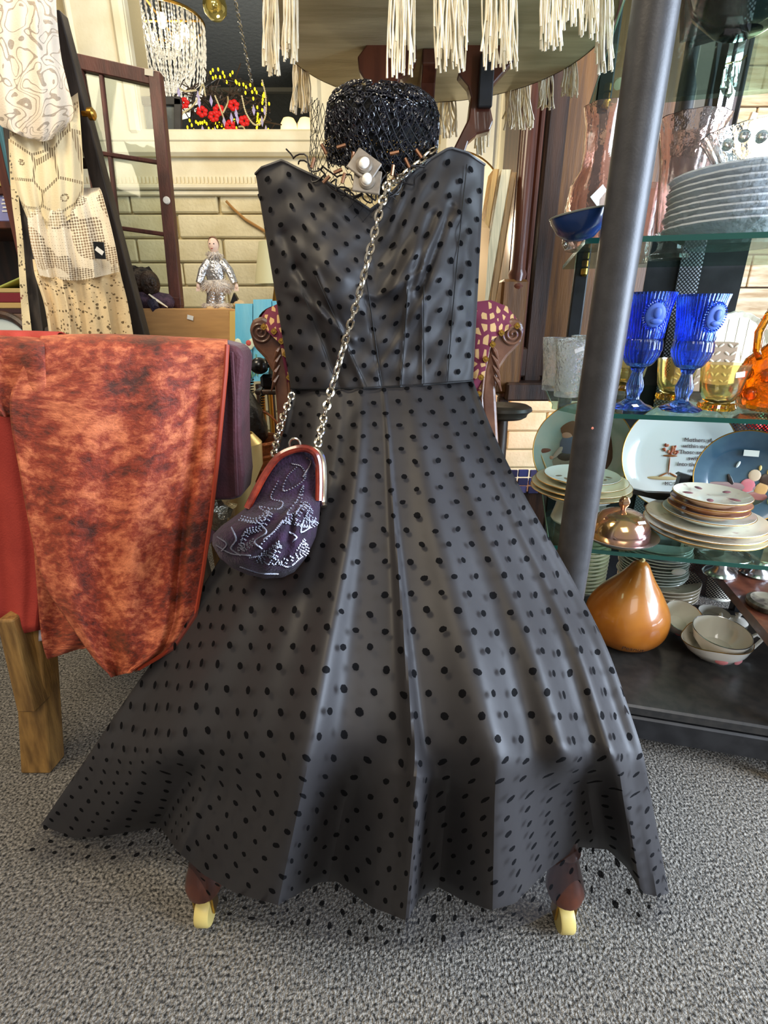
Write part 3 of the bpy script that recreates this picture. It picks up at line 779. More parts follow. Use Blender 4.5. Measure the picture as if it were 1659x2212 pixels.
# veil: knotted diamond net hanging round the brim
vl = MB()
def veil(u, v):
    a = math.pi * (.93 + 1.12 * u); rr = 1.10 + .12 * math.sin(5 * u) + .1 * v; z = .02 - .14 * v - .05 * v * math.sin(math.pi * u)
    if u < .12: rr += .10
    return hc + tilt @ Vector((hw * rr * math.cos(a), hd * rr * math.sin(a), z + .006 * math.sin(17 * u + 5 * v)))
nu_, nv_ = 44, 18
for i in range(nu_):
    for j in range(nv_):
        if (i + j) % 2: continue
        a = veil(i / nu_, j / nv_)
        for di in (-1, 1):
            if 0 <= i + di <= nu_: vl.tube([a, veil((i + di) / nu_, (j + 1) / nv_)], .00048, 3)
        vl.octa(a, .0009)
o = vl.build('veil_net', mat('black_net_thread', (14, 14, 16), .6), hat); o['kind'] = 'stuff'
MB().tube([hc + Vector((0, .02, -.05)), Vector((hc.x, HY + .03, .6)), Vector((hc.x, HY + .04, .385))], [.008, .009, .03], 8).build('hat_stand', M['wood_dark'], hat)
nk = thing('cord_necklace', 'black wavy cord necklace with two pearl set shell squares across gown neckline', 'necklace', tuple(P(780, 400, .95)))
cd = MB(); M['cord'] = mat('black_rubber_cord', (24, 20, 20), .45)
for base_y, x0, x1, sag, am, seed in ((322, 618, 968, 64, 9, 0), (344, 640, 950, 76, 11, 2), (372, 690, 905, 56, 10, 4)):
    pts = []
    for k in range(70):
        t = k / 69; x = x0 + (x1 - x0) * t; y = base_y + sag * (1 - (2 * t - 1) ** 2) ** 1.0 + am * math.sin(t * 46 + seed) * (1 + .4 * math.sin(t * 13))
        pts.append(P(x + 5 * math.sin(t * 70 + seed), y, .962 - .06 * (1 - (2 * t - 1) ** 2)))
    cd.tube(pts, .0013, 5)
cd.build('cord', M['cord'], nk)
M['pearl'] = mat('pearl', (244, 240, 228), .15, coat=.8); M['shell'] = mat('grey_shell_square', (150, 138, 120), .35, c2=(116, 104, 90), ns=40)
for (x, y, rz) in ((787, 358, 35), (793, 392, 8)):
    q = P(x, y, .893); rt = Matrix.Rotation(R(-16), 3, 'X') @ Matrix.Rotation(R(rz), 3, 'Y')
    sq = MB().box(q, (.042, .004, .034), rt, .0012).build('shell_square', M['shell'], nk, False)
    MB().lathe([(.010, 0), (.0125, .002), (.010, .005), (.007, .005)], q + Vector((0, -.002, 0)), 18, rt @ Matrix.Rotation(math.pi / 2, 3, 'X')).build('bezel', M['shell'], sq)
    MB().ell(q + rt @ Vector((0, -.007, 0)), (.0075, .005, .0088), 16, 10, rt).build('pearl', M['pearl'], sq)
for (x, y, a) in ((737, 316, 15), (700, 322, -60), (762, 340, 80), (852, 330, 10), (905, 332, -50), (880, 352, -60), (848, 368, 80), (730, 370, 20), (742, 385, 70), (676, 352, 70), (705, 388, 40)):
    q = P(x, y, .90); MB().tube([q - Vector((.007 * math.cos(R(a)), 0, .007 * math.sin(R(a)))), q + Vector((.007 * math.cos(R(a)), 0, .007 * math.sin(R(a))))], .0028, 7).build('bronze_bead', mat('bronze_bead', (150, 110, 84), .3, metal=1) if 'bronze_bead' not in bpy.data.materials else bpy.data.materials['bronze_bead'], nk)

# ================================================================== pedestal table overhead with fringed cloth
TX, TY, TR, TZ = .105, 1.2, .315, 1.345
tb = thing('round_table', 'round mahogany table with shaped legs rising behind hat and gown', 'table', (TX, TY + .06, 0))
tp = MB(); tp.lathe([(0, 0), (TR - .02, 0), (TR - .006, .002)], (TX, TY, TZ), 64, cap=False); tp.build('tabletop_underside', M['under'], tb)
tp = MB(); tp.lathe([(TR - .006, 0), (TR + .002, .006), (TR + .004, .016), (TR, .026), (TR - .01, .03), (0, .03)], (TX, TY, TZ + .001), 64, cap=False); tp.build('tabletop', M['wood_red'], tb)
# flat sawn S legs between top and column
def sleg(ang, name='leg'):
    prof_ = [(.25, 1.345), (.19, 1.345), (.175, 1.30), (.135, 1.27), (.13, 1.23), (.155, 1.19), (.150, 1.15), (.10, 1.12), (.05, 1.06), (.03, .98), (.0, .98), (.0, 1.03), (.03, 1.10), (.07, 1.16), (.085, 1.19), (.07, 1.23), (.05, 1.265), (.03, 1.30), (.0, 1.32), (.0, 1.345)]
    c, s = math.cos(ang), math.sin(ang)
    pts = [Vector((TX + r * c, TY + .04 + r * s, z)) for r, z in prof_]
    m_ = MB(); m_.prism(pts, Vector((-s, c, 0)) * .03); o = m_.build(name, M['wood_red'], tb, False)
    md = o.modifiers.new('round', 'BEVEL'); md.width = .003; md.segments = 2
def flatleg(px, name='leg'):
    m_ = MB(); m_.prism([P(x, y, TY + .03) for x, y in px], (0, .03, 0)); o = m_.build(name, M['wood_red'], tb, False)
    md = o.modifiers.new('round', 'BEVEL'); md.width = .003; md.segments = 2
flatleg([(1008, 72), (1122, 72), (1112, 130), (1085, 160), (1064, 184), (1056, 208), (1060, 232), (1066, 262), (1058, 282), (1030, 290), (1012, 306), (1004, 330), (990, 420), (930, 470), (930, 430), (960, 380), (975, 330), (994, 292), (1012, 256), (1018, 210), (1012, 186), (990, 160), (1000, 120)])
flatleg([(795, 74), (900, 74), (900, 130), (885, 158), (862, 172), (856, 200), (862, 230), (880, 262), (890, 310), (900, 380), (930, 430), (930, 470), (880, 430), (850, 380), (838, 310), (820, 250), (802, 205), (790, 176), (775, 152), (772, 122), (790, 98)])
sleg(R(90))
MB().lathe([(.05, .02), (.05, .06), (.026, .10), (.022, .5), (.03, .7), (.02, .9), (.03, .98), (.025, 1.05), (0, 1.06)], (TX, TY + .04, 0), 16).build('column', M['wood_red'], tb)
for a in (30, 150, 270):
    c, s = math.cos(R(a)), math.sin(R(a))
    MB().tube([(TX, TY + .04, .07), (TX + .12 * c, TY + .04 + .12 * s, .06), (TX + .22 * c, TY + .04 + .22 * s, .012)], [.022, .018, .012], 8).build('foot', M['wood_red'], tb)
MB().box(P(1050, 176, TY + .022), (.028, .012, .085), bevel=.002).build('iron_bracket', M['black'], tb, False)
cl = thing('fringed_cloth', 'cream fringed tablecloth whose long tassels hang from round mahogany table', 'tablecloth', (TX, TY, TZ + .032))
MB().lathe([(0, .003), (TR + .006, .003), (TR + .009, -.006), (TR + .006, -.006), (TR + .004, .0), (0, .0)], (TX, TY, TZ + .034), 64, cap=False).build('cloth', mat('cream_linen', (240, 230, 204), .9, bump=.4, bs=400), cl)
M['fringe'] = mat('cream_cotton_strand', (252, 244, 222), .9, c2=(240, 226, 192), ns=60)
def tassel(px, ytop, ybot, wpx, Y, n=16, spread=1.1):
    mb = MB(); n = int(n * 1.7); near = Y < TY
    for _ in range(8):                                     # hang each tassel from the rim of the round top
        kk = (TZ + .032 - CAMH) / Y; yy = (kk * CP + SP) / (CP - kk * SP); ytop = CY - F * yy
        X = P(px, (ytop + ybot) / 2, Y).x; dd = max(0, (TR + .008) ** 2 - (X - TX) ** 2) ** .5
        Y = .5 * Y + .5 * (TY - dd if near else TY + dd)
    for k in range(n):
        t = (k + .5) / n - .5; x1 = px + t * wpx * spread + random.uniform(-5, 5); e = ybot - abs(random.gauss(0, .11)) * (ybot - ytop)
        dy = random.uniform(-.014, .014); pts = []
        ph = random.uniform(0, 6.28); am = random.uniform(2, 6) * (wpx / 50); f2 = random.uniform(5, 10)
        for j in range(10):
            s = j / 9; pts.append(P(px + t * wpx * .75 * (1 - s) + (x1 - px) * s + am * math.sin(ph + s * f2) * (.3 + s * .7), ytop + (e - ytop) * s, Y + dy * (.4 + .6 * s)))
        rr = S(3.4, ytop, Y) / 2
        mb.tube(pts, [rr] * 8 + [rr * 1.2, rr * 1.5], 4)
    mb.build('tassel', M['fringe'], cl)
for a in ((868, -75, 172, 50, .895, 18), (975, -80, 158, 66, .885, 24), (1080, -78, 156, 66, .90, 24), (1190, -58, 112, 44, .925, 16), (1232, -40, 66, 40, .955, 14), (1272, 2, 92, 40, 1.03, 16), (1306, 70, 163, 34, 1.11, 14),
          (626, 0, 140, 30, .985, 14), (586, 78, 166, 34, 1.12, 14), (650, 168, 248, 38, 1.38, 16), (1178, 186, 238, 34, 1.40, 12), (1232, 168, 212, 34, 1.36, 12), (1120, 206, 282, 56, 1.47, 18), (1040, 214, 336, 26, 1.50, 10), (960, 218, 300, 56, 1.52, 14)):
    tassel(*a)
# ================================================================== left side: ladder with lace, draped velvet, sash, box, doll
# purple velvet chair whose back carries the draped cloth
pc = thing('velvet_chair', 'purple velvet side chair on worn oak legs beneath rust velvet throw', 'chair', (-.55, .95, 0))
M['purple'] = mat('purple_velvet', (80, 34, 42), .7, c2=(58, 24, 32), ns=14, sheen=.15, bump=.3, bs=200)
bk = MB(); out = [(525, 770), (512, 748), (470, 738), (200, 738), (-60, 745), (-80, 900), (-60, 1070), (300, 1085), (500, 1082), (522, 1075), (527, 1030), (520, 950), (518, 860)]
bk.prism([P(x, y, .815) for x, y in out], (0, .07, 0)); o = bk.build('backrest', M['purple'], pc, False)
md = o.modifiers.new('round', 'BEVEL'); md.width = .016; md.segments = 3
MB().tube([P(500, 760, .812), P(506, 860, .812), P(507, 960, .811), P(512, 1070, .811)], .003, 5).build('piping', M['purple'], o)
q0 = P(230, 1150, .9)
MB().box((-.59, 1.03, .40), (.40, .28, .10), bevel=.03).build('seat', M['purple'], pc, False)
def plank_leg(a, b, wpx, name='leg'):
    (x0, y0, Y0), (x1, y1, Y1) = a, b; p, q = P(x0, y0, Y0), P(x1, y1, Y1); w0 = S(wpx, y0, Y0) / 2; w1 = S(wpx * 1.1, y1, Y1) / 2
    m_ = MB(); X = Vector((1, 0, 0)); m_.quadbox(p - X * w0, p + X * w0, q + X * w1, q - X * w1, (.004, .045, 0)); o = m_.build(name, M['wood_worn'], pc, False)
    md = o.modifiers.new('round', 'BEVEL'); md.width = .004; md.segments = 2; return o
f0 = PH(76, 1672, .0)
plank_leg((52, 1300, .80), (76, 1672, f0.y), 58); plank_leg((8, 1340, .76), (56, 1540, .745), 36, 'leg_brace')
for x in (-.33, -.33):
    pass
MB().tube([(-.40, .90, .36), (-.39, .89, .0)], [.02, .016], 6).build('leg', M['wood_worn'], pc)
MB().tube([(-.41, 1.14, .36), (-.41, 1.15, .0)], [.02, .016], 6).build('leg', M['wood_worn'], pc)
MB().tube([(-.75, 1.14, .36), (-.75, 1.15, .0)], [.02, .016], 6).build('leg', M['wood_worn'], pc)
# white lining corner and coral cloth, then the crushed velvet throw
o = sheet('lining_cloth', mat('white_muslin', (196, 188, 196), .9), [[(24, 1290, .80), (100, 1300, .80)], [(28, 1345, .795), (100, 1350, .795)], [(32, 1392, .79), (92, 1384, .79)]], 8, 8)
tag(o, 'scrap of white muslin showing below coral cloth on velvet chair', 'cloth')
def fcoral(u, v): return .008 * math.sin(u * 9 + 1) * v + .004 * math.sin(u * 23)
o = sheet('coral_cloth', mat('coral_cotton', (176, 62, 48), .85, c2=(152, 46, 36), ns=7, bump=.2, bs=300), [[(-120, 725, .88), (0, 722, .885), (150, 722, .89)], [(-120, 735, .805), (0, 733, .808), (120, 737, .808)], [(-120, 960, .80), (-10, 960, .80), (120, 960, .80)],
      [(-120, 1200, .79), (20, 1200, .79), (110, 1200, .79)], [(-100, 1372, .78), (20, 1372, .78), (92, 1360, .78)]], 40, 40, fcoral)
tag(o, 'plain coral red cotton cloth hanging under rust crushed velvet throw', 'cloth')
def velvet_mat():
    m, nt, N, L, b = _nt('rust_crushed_velvet')
    uv = N.new('ShaderNodeUVMap')
    n1 = N.new('ShaderNodeTexNoise'); n1.inputs['Scale'].default_value = 46; n1.inputs['Detail'].default_value = 9; n1.inputs['Roughness'].default_value = .72; n1.inputs['Distortion'].default_value = .15
    mp = N.new('ShaderNodeMapping'); mp.inputs['Scale'].default_value = (1, 1.6, 1); L.new(uv.outputs[0], mp.inputs[0]); L.new(mp.outputs[0], n1.inputs['Vector'])
    r = N.new('ShaderNodeValToRGB'); e = r.color_ramp.elements; e[0].position = .41; e[0].color = rgb(66, 20, 10); e[1].position = .635; e[1].color = rgb(222, 126, 82)
    k = e.new(.515); k.color = rgb(146, 50, 26)
    n2 = N.new('ShaderNodeTexNoise'); n2.inputs['Scale'].default_value = 9; n2.inputs['Detail'].default_value = 5; L.new(mp.outputs[0], n2.inputs['Vector'])
    L.new(mth(N, L, 'ADD', mth(N, L, 'MULTIPLY', n1.outputs['Fac'], .55), mth(N, L, 'MULTIPLY', n2.outputs['Fac'], .50)), r.inputs[0]); L.new(r.outputs[0], b.inputs['Base Color'])
    b.inputs['Roughness'].default_value = .45; b.inputs['Sheen Weight'].default_value = .25; b.inputs['Sheen Tint'].default_value = rgb(255, 170, 120); b.inputs['Sheen Roughness'].default_value = .35
    bp = N.new('ShaderNodeBump'); bp.inputs['Strength'].default_value = .7; bp.inputs['Distance'].default_value = .006; L.new(n1.outputs['Fac'], bp.inputs['Height']); L.new(bp.outputs[0], b.inputs['Normal'])
    return m
M['velvet'] = velvet_mat()
vt = thing('velvet_throw', 'rust orange crushed velvet throw draped over purple chair back', 'throw', tuple(P(240, 735, .82)))
def fvel(u, v):
    return .018 * gs(u - .62 + .1 * v, .12) * v + .014 * math.sin(u * 7 + 2 * v) * v - .016 * gs(u - .86 + .03 * v, .035) * sm(.15, .45, v) + .006 * math.sin(19 * u + 7 * v) * v
VR = [[(82, 722, .90), (280, 722, .90), (492, 735, .90)], [(84, 734, .79), (280, 733, .79), (491, 738, .80)], [(92, 830, .765), (290, 830, .765), (490, 800, .785)], [(104, 900, .76), (290, 930, .755), (480, 905, .78)],
      [(52, 1020, .755), (280, 1040, .745), (470, 1010, .775)], [(62, 1150, .745), (270, 1150, .73), (456, 1130, .765)], [(95, 1260, .735), (270, 1270, .72), (440, 1240, .755)],
      [(145, 1340, .725), (275, 1360, .71), (425, 1330, .74)], [(200, 1420, .715), (285, 1420, .705), (380, 1398, .72)], [(240, 1462, .71), (268, 1456, .708), (300, 1445, .71)]]
VR[2][0] = (30, 830, .77); VR[3][0] = (22, 900, .765); VR[4][0] = (42, 1020, .76); VR[5][0] = (66, 1150, .75)
sheet('drape', M['velvet'], VR, 90, 110, fvel, vt, th=.003)
# folded-back wing on the left and the layer behind
VR2 = [[(-90, 722, .90), (0, 724, .90), (92, 732, .90)], [(-90, 736, .79), (0, 733, .795), (92, 738, .792)], [(-90, 860, .775), (10, 860, .778), (60, 850, .775)], [(-90, 1000, .77), (-40, 1000, .772), (40, 1000, .772)]]
VR2 = [[(-90, 720, .90), (0, 722, .90), (100, 730, .90)], [(-90, 735, .785), (0, 732, .79), (96, 738, .788)], [(-60, 820, .772), (5, 820, .775), (100, 820, .77)], [(2, 900, .768), (30, 900, .77), (110, 900, .768)]]
sheet('folded_layer', M['velvet'], VR2, 40, 40, lambda u, v: .006 * math.sin(9 * u), vt, th=.003)
sheet('under_layer', M['velvet'], [[(60, 1000, .772), (200, 1000, .772), (300, 1000, .77)], [(78, 1250, .762), (170, 1260, .76), (280, 1280, .758)], [(90, 1380, .756), (150, 1380, .752), (240, 1380, .75)], [(104, 1424, .752), (140, 1412, .75), (200, 1392, .748)]], 40, 40,
      lambda u, v: .006 * math.sin(11 * u + 3 * v), vt, th=.003)
MB().tube([P(x, y, Y - .006) for x, y, Y in ((491, 745, .795), (488, 800, .783), (478, 905, .778), (468, 1010, .773), (454, 1130, .763), (438, 1240, .753), (423, 1330, .738), (378, 1398, .718), (300, 1445, .708))], .0035, 6).build('rolled_hem', M['velvet'], vt)

# ladder
LY = 1.42
ld = thing('display_ladder', 'dark wooden ladder leaning back and hung with lace cloths', 'ladder', (-.85, 1.25, 0))
def rail(pts, wpx, name='rail', m='ladder'):
    m_ = MB(); n = len(pts)
    for a, b in zip(pts, pts[1:]):
        p, q = P(*a), P(*b); w0, w1 = S(wpx, a[1], a[2]) / 2, S(wpx, b[1], b[2]) / 2; X = Vector((1, 0, 0))
        m_.quadbox(p - X * w0, p + X * w0, q + X * w1, q - X * w1, (0, .035, 0))
    o = m_.build(name, M[m], ld, False); md = o.modifiers.new('round', 'BEVEL'); md.width = .003; md.segments = 2; return o
lb = P(82, 745, 1.36); rb = P(312, 745, 1.36)
def rail2(top, bot, w_):
    p, q = P(*top), P(*bot); d = (q - p) / (p.z - q.z); e = q + d * q.z; X = Vector((1, 0, 0)) * w_ / 2
    m_ = MB(); m_.quadbox(p - X, p + X, e + X, e - X, (0, .035, 0)); o = m_.build('rail', M['ladder'], ld, False)
    md = o.modifiers.new('round', 'BEVEL'); md.width = .003; md.segments = 2
    return p, e
la, le = rail2((8, 180, 1.53), (82, 745, 1.43), .036); ra, re_ = rail2((112, 20, 1.53), (304, 745, 1.43), .036)
for h in (1.62, 1.42, 1.22, 1.02, .82, .5, .2):
    ta = (la.z - h) / la.z; tb_ = (ra.z - h) / ra.z
    if ta < 0 or tb_ < 0: continue
    MB().tube([la + (le - la) * ta + Vector((0, .018, 0)), ra + (re_ - ra) * tb_ + Vector((0, .018, 0))], .012, 8).build('rung', M['ladder'], ld)
kn = MB(); q = P(178, 246, 1.46); kn.lathe([(.006, 0), (.006, .012), (.013, .016), (.013, .026), (.008, .03)], q, 14, Matrix.Rotation(R(90), 3, 'Y')); kn.build('brass_knob', M['brass'], ld)
# lace, each cloth over its own rung
lacegrp = 'lace cloths on the ladder'
M['lace_a'] = hole_mat('white_scroll_lace', (224, 210, 190), 'scroll'); M['lace_b'] = hole_mat('cream_star_drawnwork', (232, 216, 176), 'star')
M['lace_c'] = hole_mat('white_mesh_crochet', (236, 224, 200), 'mesh'); M['lace_d'] = hole_mat('ecru_floral_lace', (224, 200, 156), 'lace')
M['lining'] = mat('tan_lining_cloth', (176, 146, 108), .9)
def lace(name, m, rows, fold, label, back=True, nu=50, nv=50):
    r = thing(name, label, 'lace cloth', tuple(P(*rows[0][0])), lacegrp)
    sheet('front_fall', m, rows, nu, nv, fold, r, th=0)
    if back: sheet('lower_layer', M['lining'], [[(x, y, Y + .022) for x, y, Y in q] for q in rows[:-1]] + [[(x, y - 14, Y + .022) for x, y, Y in rows[-1]]], 24, 24, fold, r, th=0)
    return r
lace('lace_tablecloth', M['lace_d'], [[(70, 560, 1.40), (170, 570, 1.41), (255, 560, 1.41)], [(76, 596, 1.335), (160, 604, 1.33), (262, 598, 1.34)], [(96, 660, 1.32), (170, 665, 1.31), (276, 655, 1.33)], [(108, 740, 1.31), (180, 745, 1.30), (290, 742, 1.32)], [(112, 820, 1.30), (190, 820, 1.29), (292, 820, 1.31)]],
     lambda u, v: .012 * math.sin(u * 17 + 2) * (.3 + v) + .006 * math.sin(u * 41), 'ecru floral lace cloth gathered on lowest visible ladder rung')
lace('crochet_mesh_cloth', M['lace_c'], [[(60, 420, 1.45), (140, 410, 1.45), (215, 405, 1.45)], [(58, 445, 1.37), (140, 440, 1.36), (222, 422, 1.37)], [(62, 500, 1.35), (150, 500, 1.33), (240, 490, 1.345)], [(74, 560, 1.34), (160, 560, 1.31), (252, 545, 1.33)], [(86, 596, 1.335), (165, 606, 1.305), (257, 588, 1.325)]],
     lambda u, v: .016 * math.sin(u * 20) * (.4 + .6 * v) + .006 * math.sin(u * 43 + 2), 'white open mesh crochet cloth with black price tag')
pt_ = thing('price_tag', 'small black card price tag pinned to white mesh crochet', 'tag', tuple(P(215, 541, 1.295)))
MB().box(P(215, 541, 1.296), (S(23, 541, 1.3), .003, S(33, 541, 1.3)), Matrix.Rotation(R(3), 3, 'Y'), .0008).build('card', M['plastic'], pt_, False)
MB().box(P(215, 542, 1.2935), (S(17, 541, 1.3), .001, S(9, 541, 1.3)), Matrix.Rotation(R(38), 3, 'Y')).build('sticker', M['white'], pt_, False)
lace('drawnwork_cloth', M['lace_b'], [[(18, 240, 1.49), (90, 250, 1.49), (168, 200, 1.49)], [(20, 270, 1.40), (95, 285, 1.385), (172, 240, 1.40)], [(24, 340, 1.385), (100, 350, 1.36), (178, 330, 1.385)], [(40, 420, 1.37), (105, 425, 1.345), (180, 420, 1.37)], [(62, 480, 1.365), (110, 494, 1.345), (170, 462, 1.365)]],
     lambda u, v: .010 * math.sin(u * 9 + 1) * v + .004 * math.sin(u * 31), 'cream drawnwork cloth with star seams under white scroll lace')
lace('scroll_lace_panel', M['lace_a'], [[(-40, -60, 1.50), (50, -60, 1.48), (122, -60, 1.50)], [(-40, 20, 1.43), (50, 20, 1.40), (122, 20, 1.43)], [(-40, 120, 1.41), (55, 120, 1.375), (132, 120, 1.41)], [(-30, 210, 1.39), (65, 210, 1.35), (148, 190, 1.39)], [(2, 272, 1.375), (70, 290, 1.345), (158, 250, 1.375)], [(24, 268, 1.375), (80, 304, 1.35), (122, 298, 1.365)]],
     lambda u, v: .012 * math.sin(u * 11) * (.4 + .6 * v) + .004 * math.sin(u * 29 + 3 * v), 'white lace panel with bold scrolls hanging highest on ladder')
o = sheet('lace_edging', hole_mat('cream_lace_edging', (228, 212, 172), 'lace'), [[(18, 300, 1.50), (34, 300, 1.50)], [(24, 420, 1.48), (40, 420, 1.48)], [(36, 520, 1.45), (50, 520, 1.45)], [(44, 640, 1.43), (60, 640, 1.43)], [(52, 760, 1.41), (74, 760, 1.41)]], 8, 60, lambda u, v: .006 * math.sin(v * 30) * u, th=0)
tag(o, 'narrow cream lace edging trailing down behind left ladder rail', 'lace cloth', lacegrp)

# leaning window sash
wsh = thing('window_sash', 'old brown window sash with glass panes leaning behind lace ladder', 'window sash', tuple(P(330, 660, 1.72)))
def bar(a, b, wpx, name, dy=.03, parent=wsh, m='sash'):
    p, q = P(*a), P(*b); d = (q - p).normalized(); nrm = d.cross(Vector((0, 1, 0))).normalized() * S(wpx, (a[1] + b[1]) / 2, (a[2] + b[2]) / 2) / 2
    m_ = MB(); m_.quadbox(p - nrm, p + nrm, q + nrm, q - nrm, (0, dy, 0)); o = m_.build(name, M[m], parent, False)
    md = o.modifiers.new('round', 'BEVEL'); md.width = .002; md.segments = 1; return o
SY0, SY1 = 1.84, 1.70
bar((124, 122, SY0), (344, 170, SY0), 27, 'top_rail'); bar((332, 156, SY0 - .001), (379, 662, SY1 - .001), 25, 'stile'); bar((160, 128, SY0 + .002), (245, 640, SY1 + .002), 22, 'stile'); bar((236, 640, SY1), (390, 655, SY1), 22, 'bottom_rail')
bar((216, 158, SY0 + .006), (269, 640, SY1 + .006), 8, 'muntin', .015); bar((190, 326, SY0 - .045), (350, 351, SY0 - .05), 8, 'muntin', .015); bar((222, 487, SY0 - .09), (364, 507, SY0 - .095), 8, 'muntin', .015)
cols = [[(172, 138), (216, 160), (335, 178)], [(193, 328), (233, 333), (350, 351)], [(220, 487), (252, 492), (362, 507)], [(240, 636), (268, 640), (378, 648)]]
Ys = [SY0, SY0 - .045, SY0 - .092, SY1]
for r in range(3):
    for c in range(2):
        a, b, d, e = cols[r][c], cols[r][c + 1], cols[r + 1][c + 1], cols[r + 1][c]
        MB().quadbox(P(*a, Ys[r] + .014), P(*b, Ys[r] + .014), P(*d, Ys[r + 1] + .014), P(*e, Ys[r + 1] + .014), (0, .002, 0)).build('pane', M['pane'], wsh, False)
MB().lathe([(.0, .006), (.009, .005), (.011, 0)], P(360, 433, SY0 - .078), 16, Matrix.Rotation(R(90), 3, 'X')).build('white_button', M['white'], wsh)
MB().box(P(322, 157, SY0 - .002), (S(18, 157, SY0), .004, S(11, 157, SY0)), Matrix.Rotation(R(8), 3, 'Y')).build('masking_tape', mat('masking_tape', (206, 196, 170), .8), wsh, False)

# low table, cardboard box, doll, bust
BH = .775
lt = thing('side_table', 'dark side table carrying cardboard box by block wall', 'table', (-.72, 1.72, 0))
tx0, tx1 = P(300, 745, 1.55).x - .06, P(524, 745, 1.55).x + .02
MB().box(((tx0 + tx1) / 2, 1.74, BH - .011), (tx1 - tx0, .42, .022), bevel=.004).build('table_top', M['wood_dark'], lt, False)
for x in (tx0 + .03, tx1 - .03):
    for y in (1.56, 1.92): MB().tube([(x, y, BH - .02), (x, y, .0)], [.016, .012], 6).build('leg', M['wood_dark'], lt)
bx = thing('cardboard_box', 'long brown cardboard box with price sticker under silver doll', 'box', tuple(P(400, 745, 1.6)))
M['card'] = mat('brown_cardboard', (196, 150, 96), .85, c2=(182, 138, 88), ns=8, stretch=(1, 1, 9)); M['card2'] = mat('pale_cardboard', (216, 182, 104), .85)
a, b = P(298, 666, 1.60), P(496, 672, 1.60); zt = a.z
MB().box(((a.x + b.x) / 2, 1.60 + .13, (zt + BH) / 2), (b.x - a.x, .26, zt - BH), bevel=.003).build('carton', M['card'], bx, False)
c0, c1, c2_, c3 = P(496, 672, 1.598), P(524, 672, 1.60), P(524, 738, 1.60), P(496, 745, 1.598)
MB().quadbox(c0, c1, c2_, c3, (0, .24, 0)).build('end_flap', M['card2'], bx, False)
MB().box(P(411, 686, 1.597), (S(13, 686, 1.6), .001, S(9, 686, 1.6)), Matrix.Rotation(R(15), 3, 'Y')).build('price_sticker', M['white'], bx, False)
# doll in silver suit
DY = 1.71
dq = P(464, 668, DY); dq.z = zt
sc_ = S(1, 590, DY)
dl = thing('porcelain_doll', 'porcelain doll in silver suit and white fur standing on cardboard box', 'doll', (dq.x, DY, zt))
def dp(x, y, dy=0): return P(x, y, DY + dy)
M['skin'] = mat('porcelain_skin', (238, 206, 186), .35); M['silverlame'] = mat('silver_lame', (206, 206, 206), .22, metal=.9, bump=1.0, bs=120); M['fur'] = mat('white_faux_fur', (228, 216, 202), .95, bump=1.5, bs=260, sheen=.5)
M['sheer'] = mat('pale_blue_satin', (202, 214, 214), .3)
bdm = MB(); bdm.ell(dp(466, 590), (sc_ * 22, sc_ * 14, sc_ * 34), 16, 10); bdm.tube([dp(452, 566), dp(438, 585, -.01), dp(430, 612, -.02)], [sc_ * 10, sc_ * 9, sc_ * 7], 8); bdm.tube([dp(480, 566), dp(496, 585, -.01), dp(508, 612, -.02)], [sc_ * 10, sc_ * 9, sc_ * 7], 8)
bdm.tube([dp(460, 612), dp(458, 640), dp(456, 662)], [sc_ * 15, sc_ * 11, sc_ * 11], 10); bdm.tube([dp(474, 612), dp(476, 640), dp(478, 662)], [sc_ * 15, sc_ * 11, sc_ * 11], 10)
body = bdm.build('silver_suit', M['silverlame'], dl)
hm = MB(); hm.ell(dp(461, 531, -.004), (sc_ * 11, sc_ * 12, sc_ * 15), 16, 12, fn=lambda q, p: Vector((q.x * (1 - .18 * max(0, -p.z)), q.y, q.z))); hm.ell(dp(461, 533, -.018 * 1.0), (sc_ * 1.8, sc_ * 2.5, sc_ * 3), 6, 5); hm.tube([dp(461, 540), dp(462, 556)], sc_ * 5, 8)
hd_ = hm.build('head', M['skin'], dl)
for dx in (-4.2, 4.2): MB().ell(dp(461 + dx, 528, -.004) + Vector((0, -sc_ * 11, 0)), (sc_ * 1.6, sc_ * .8, sc_ * 1.1), 8, 6).build('eye', mat('doll_eye', (40, 34, 40), .2) if 'doll_eye' not in bpy.data.materials else bpy.data.materials['doll_eye'], hd_)
MB().ell(dp(461, 538, -.004) + Vector((0, -sc_ * 10.5, 0)), (sc_ * 2.4, sc_ * .8, sc_ * 1.0), 8, 6).build('mouth', mat('doll_lips', (176, 60, 60), .4), hd_)
MB().ell(dp(461, 527, .002), (sc_ * 12, sc_ * 12.5, sc_ * 15), 16, 10, fn=lambda q, p: q if (p.y > -.15 or p.z > .72) else Vector((q.x, q.y * .4, q.z))).build('hood', mat('brown_doll_hair', (128, 96, 74), .7), hd_)
def fur(name, c, rad, n):
    m_ = MB(); m_.ell(c, rad, 16, 8)
    for k in range(n):
        v = Vector((random.gauss(0, 1), random.gauss(0, 1), random.gauss(0, 1))).normalized(); q = Vector(c) + Vector((v.x * rad[0], v.y * rad[1], v.z * rad[2]))
        e = q + v * random.uniform(.004, .011) + Vector((0, 0, -.003)); m_.tube([q, e], [.0012, .0003], 3)
    m_.build(name, M['fur'], dl)
fur('fur_collar', dp(463, 551, -.004), (sc_ * 14, sc_ * 12, sc_ * 7), 160); fur('fur_peplum', dp(470, 618, -.004), (sc_ * 36, sc_ * 18, sc_ * 14), 420)
fur('fur_cuff', dp(458, 661), (sc_ * 18, sc_ * 13, sc_ * 8), 160); fur('fur_cuff', dp(480, 661), (sc_ * 16, sc_ * 13, sc_ * 8), 140)
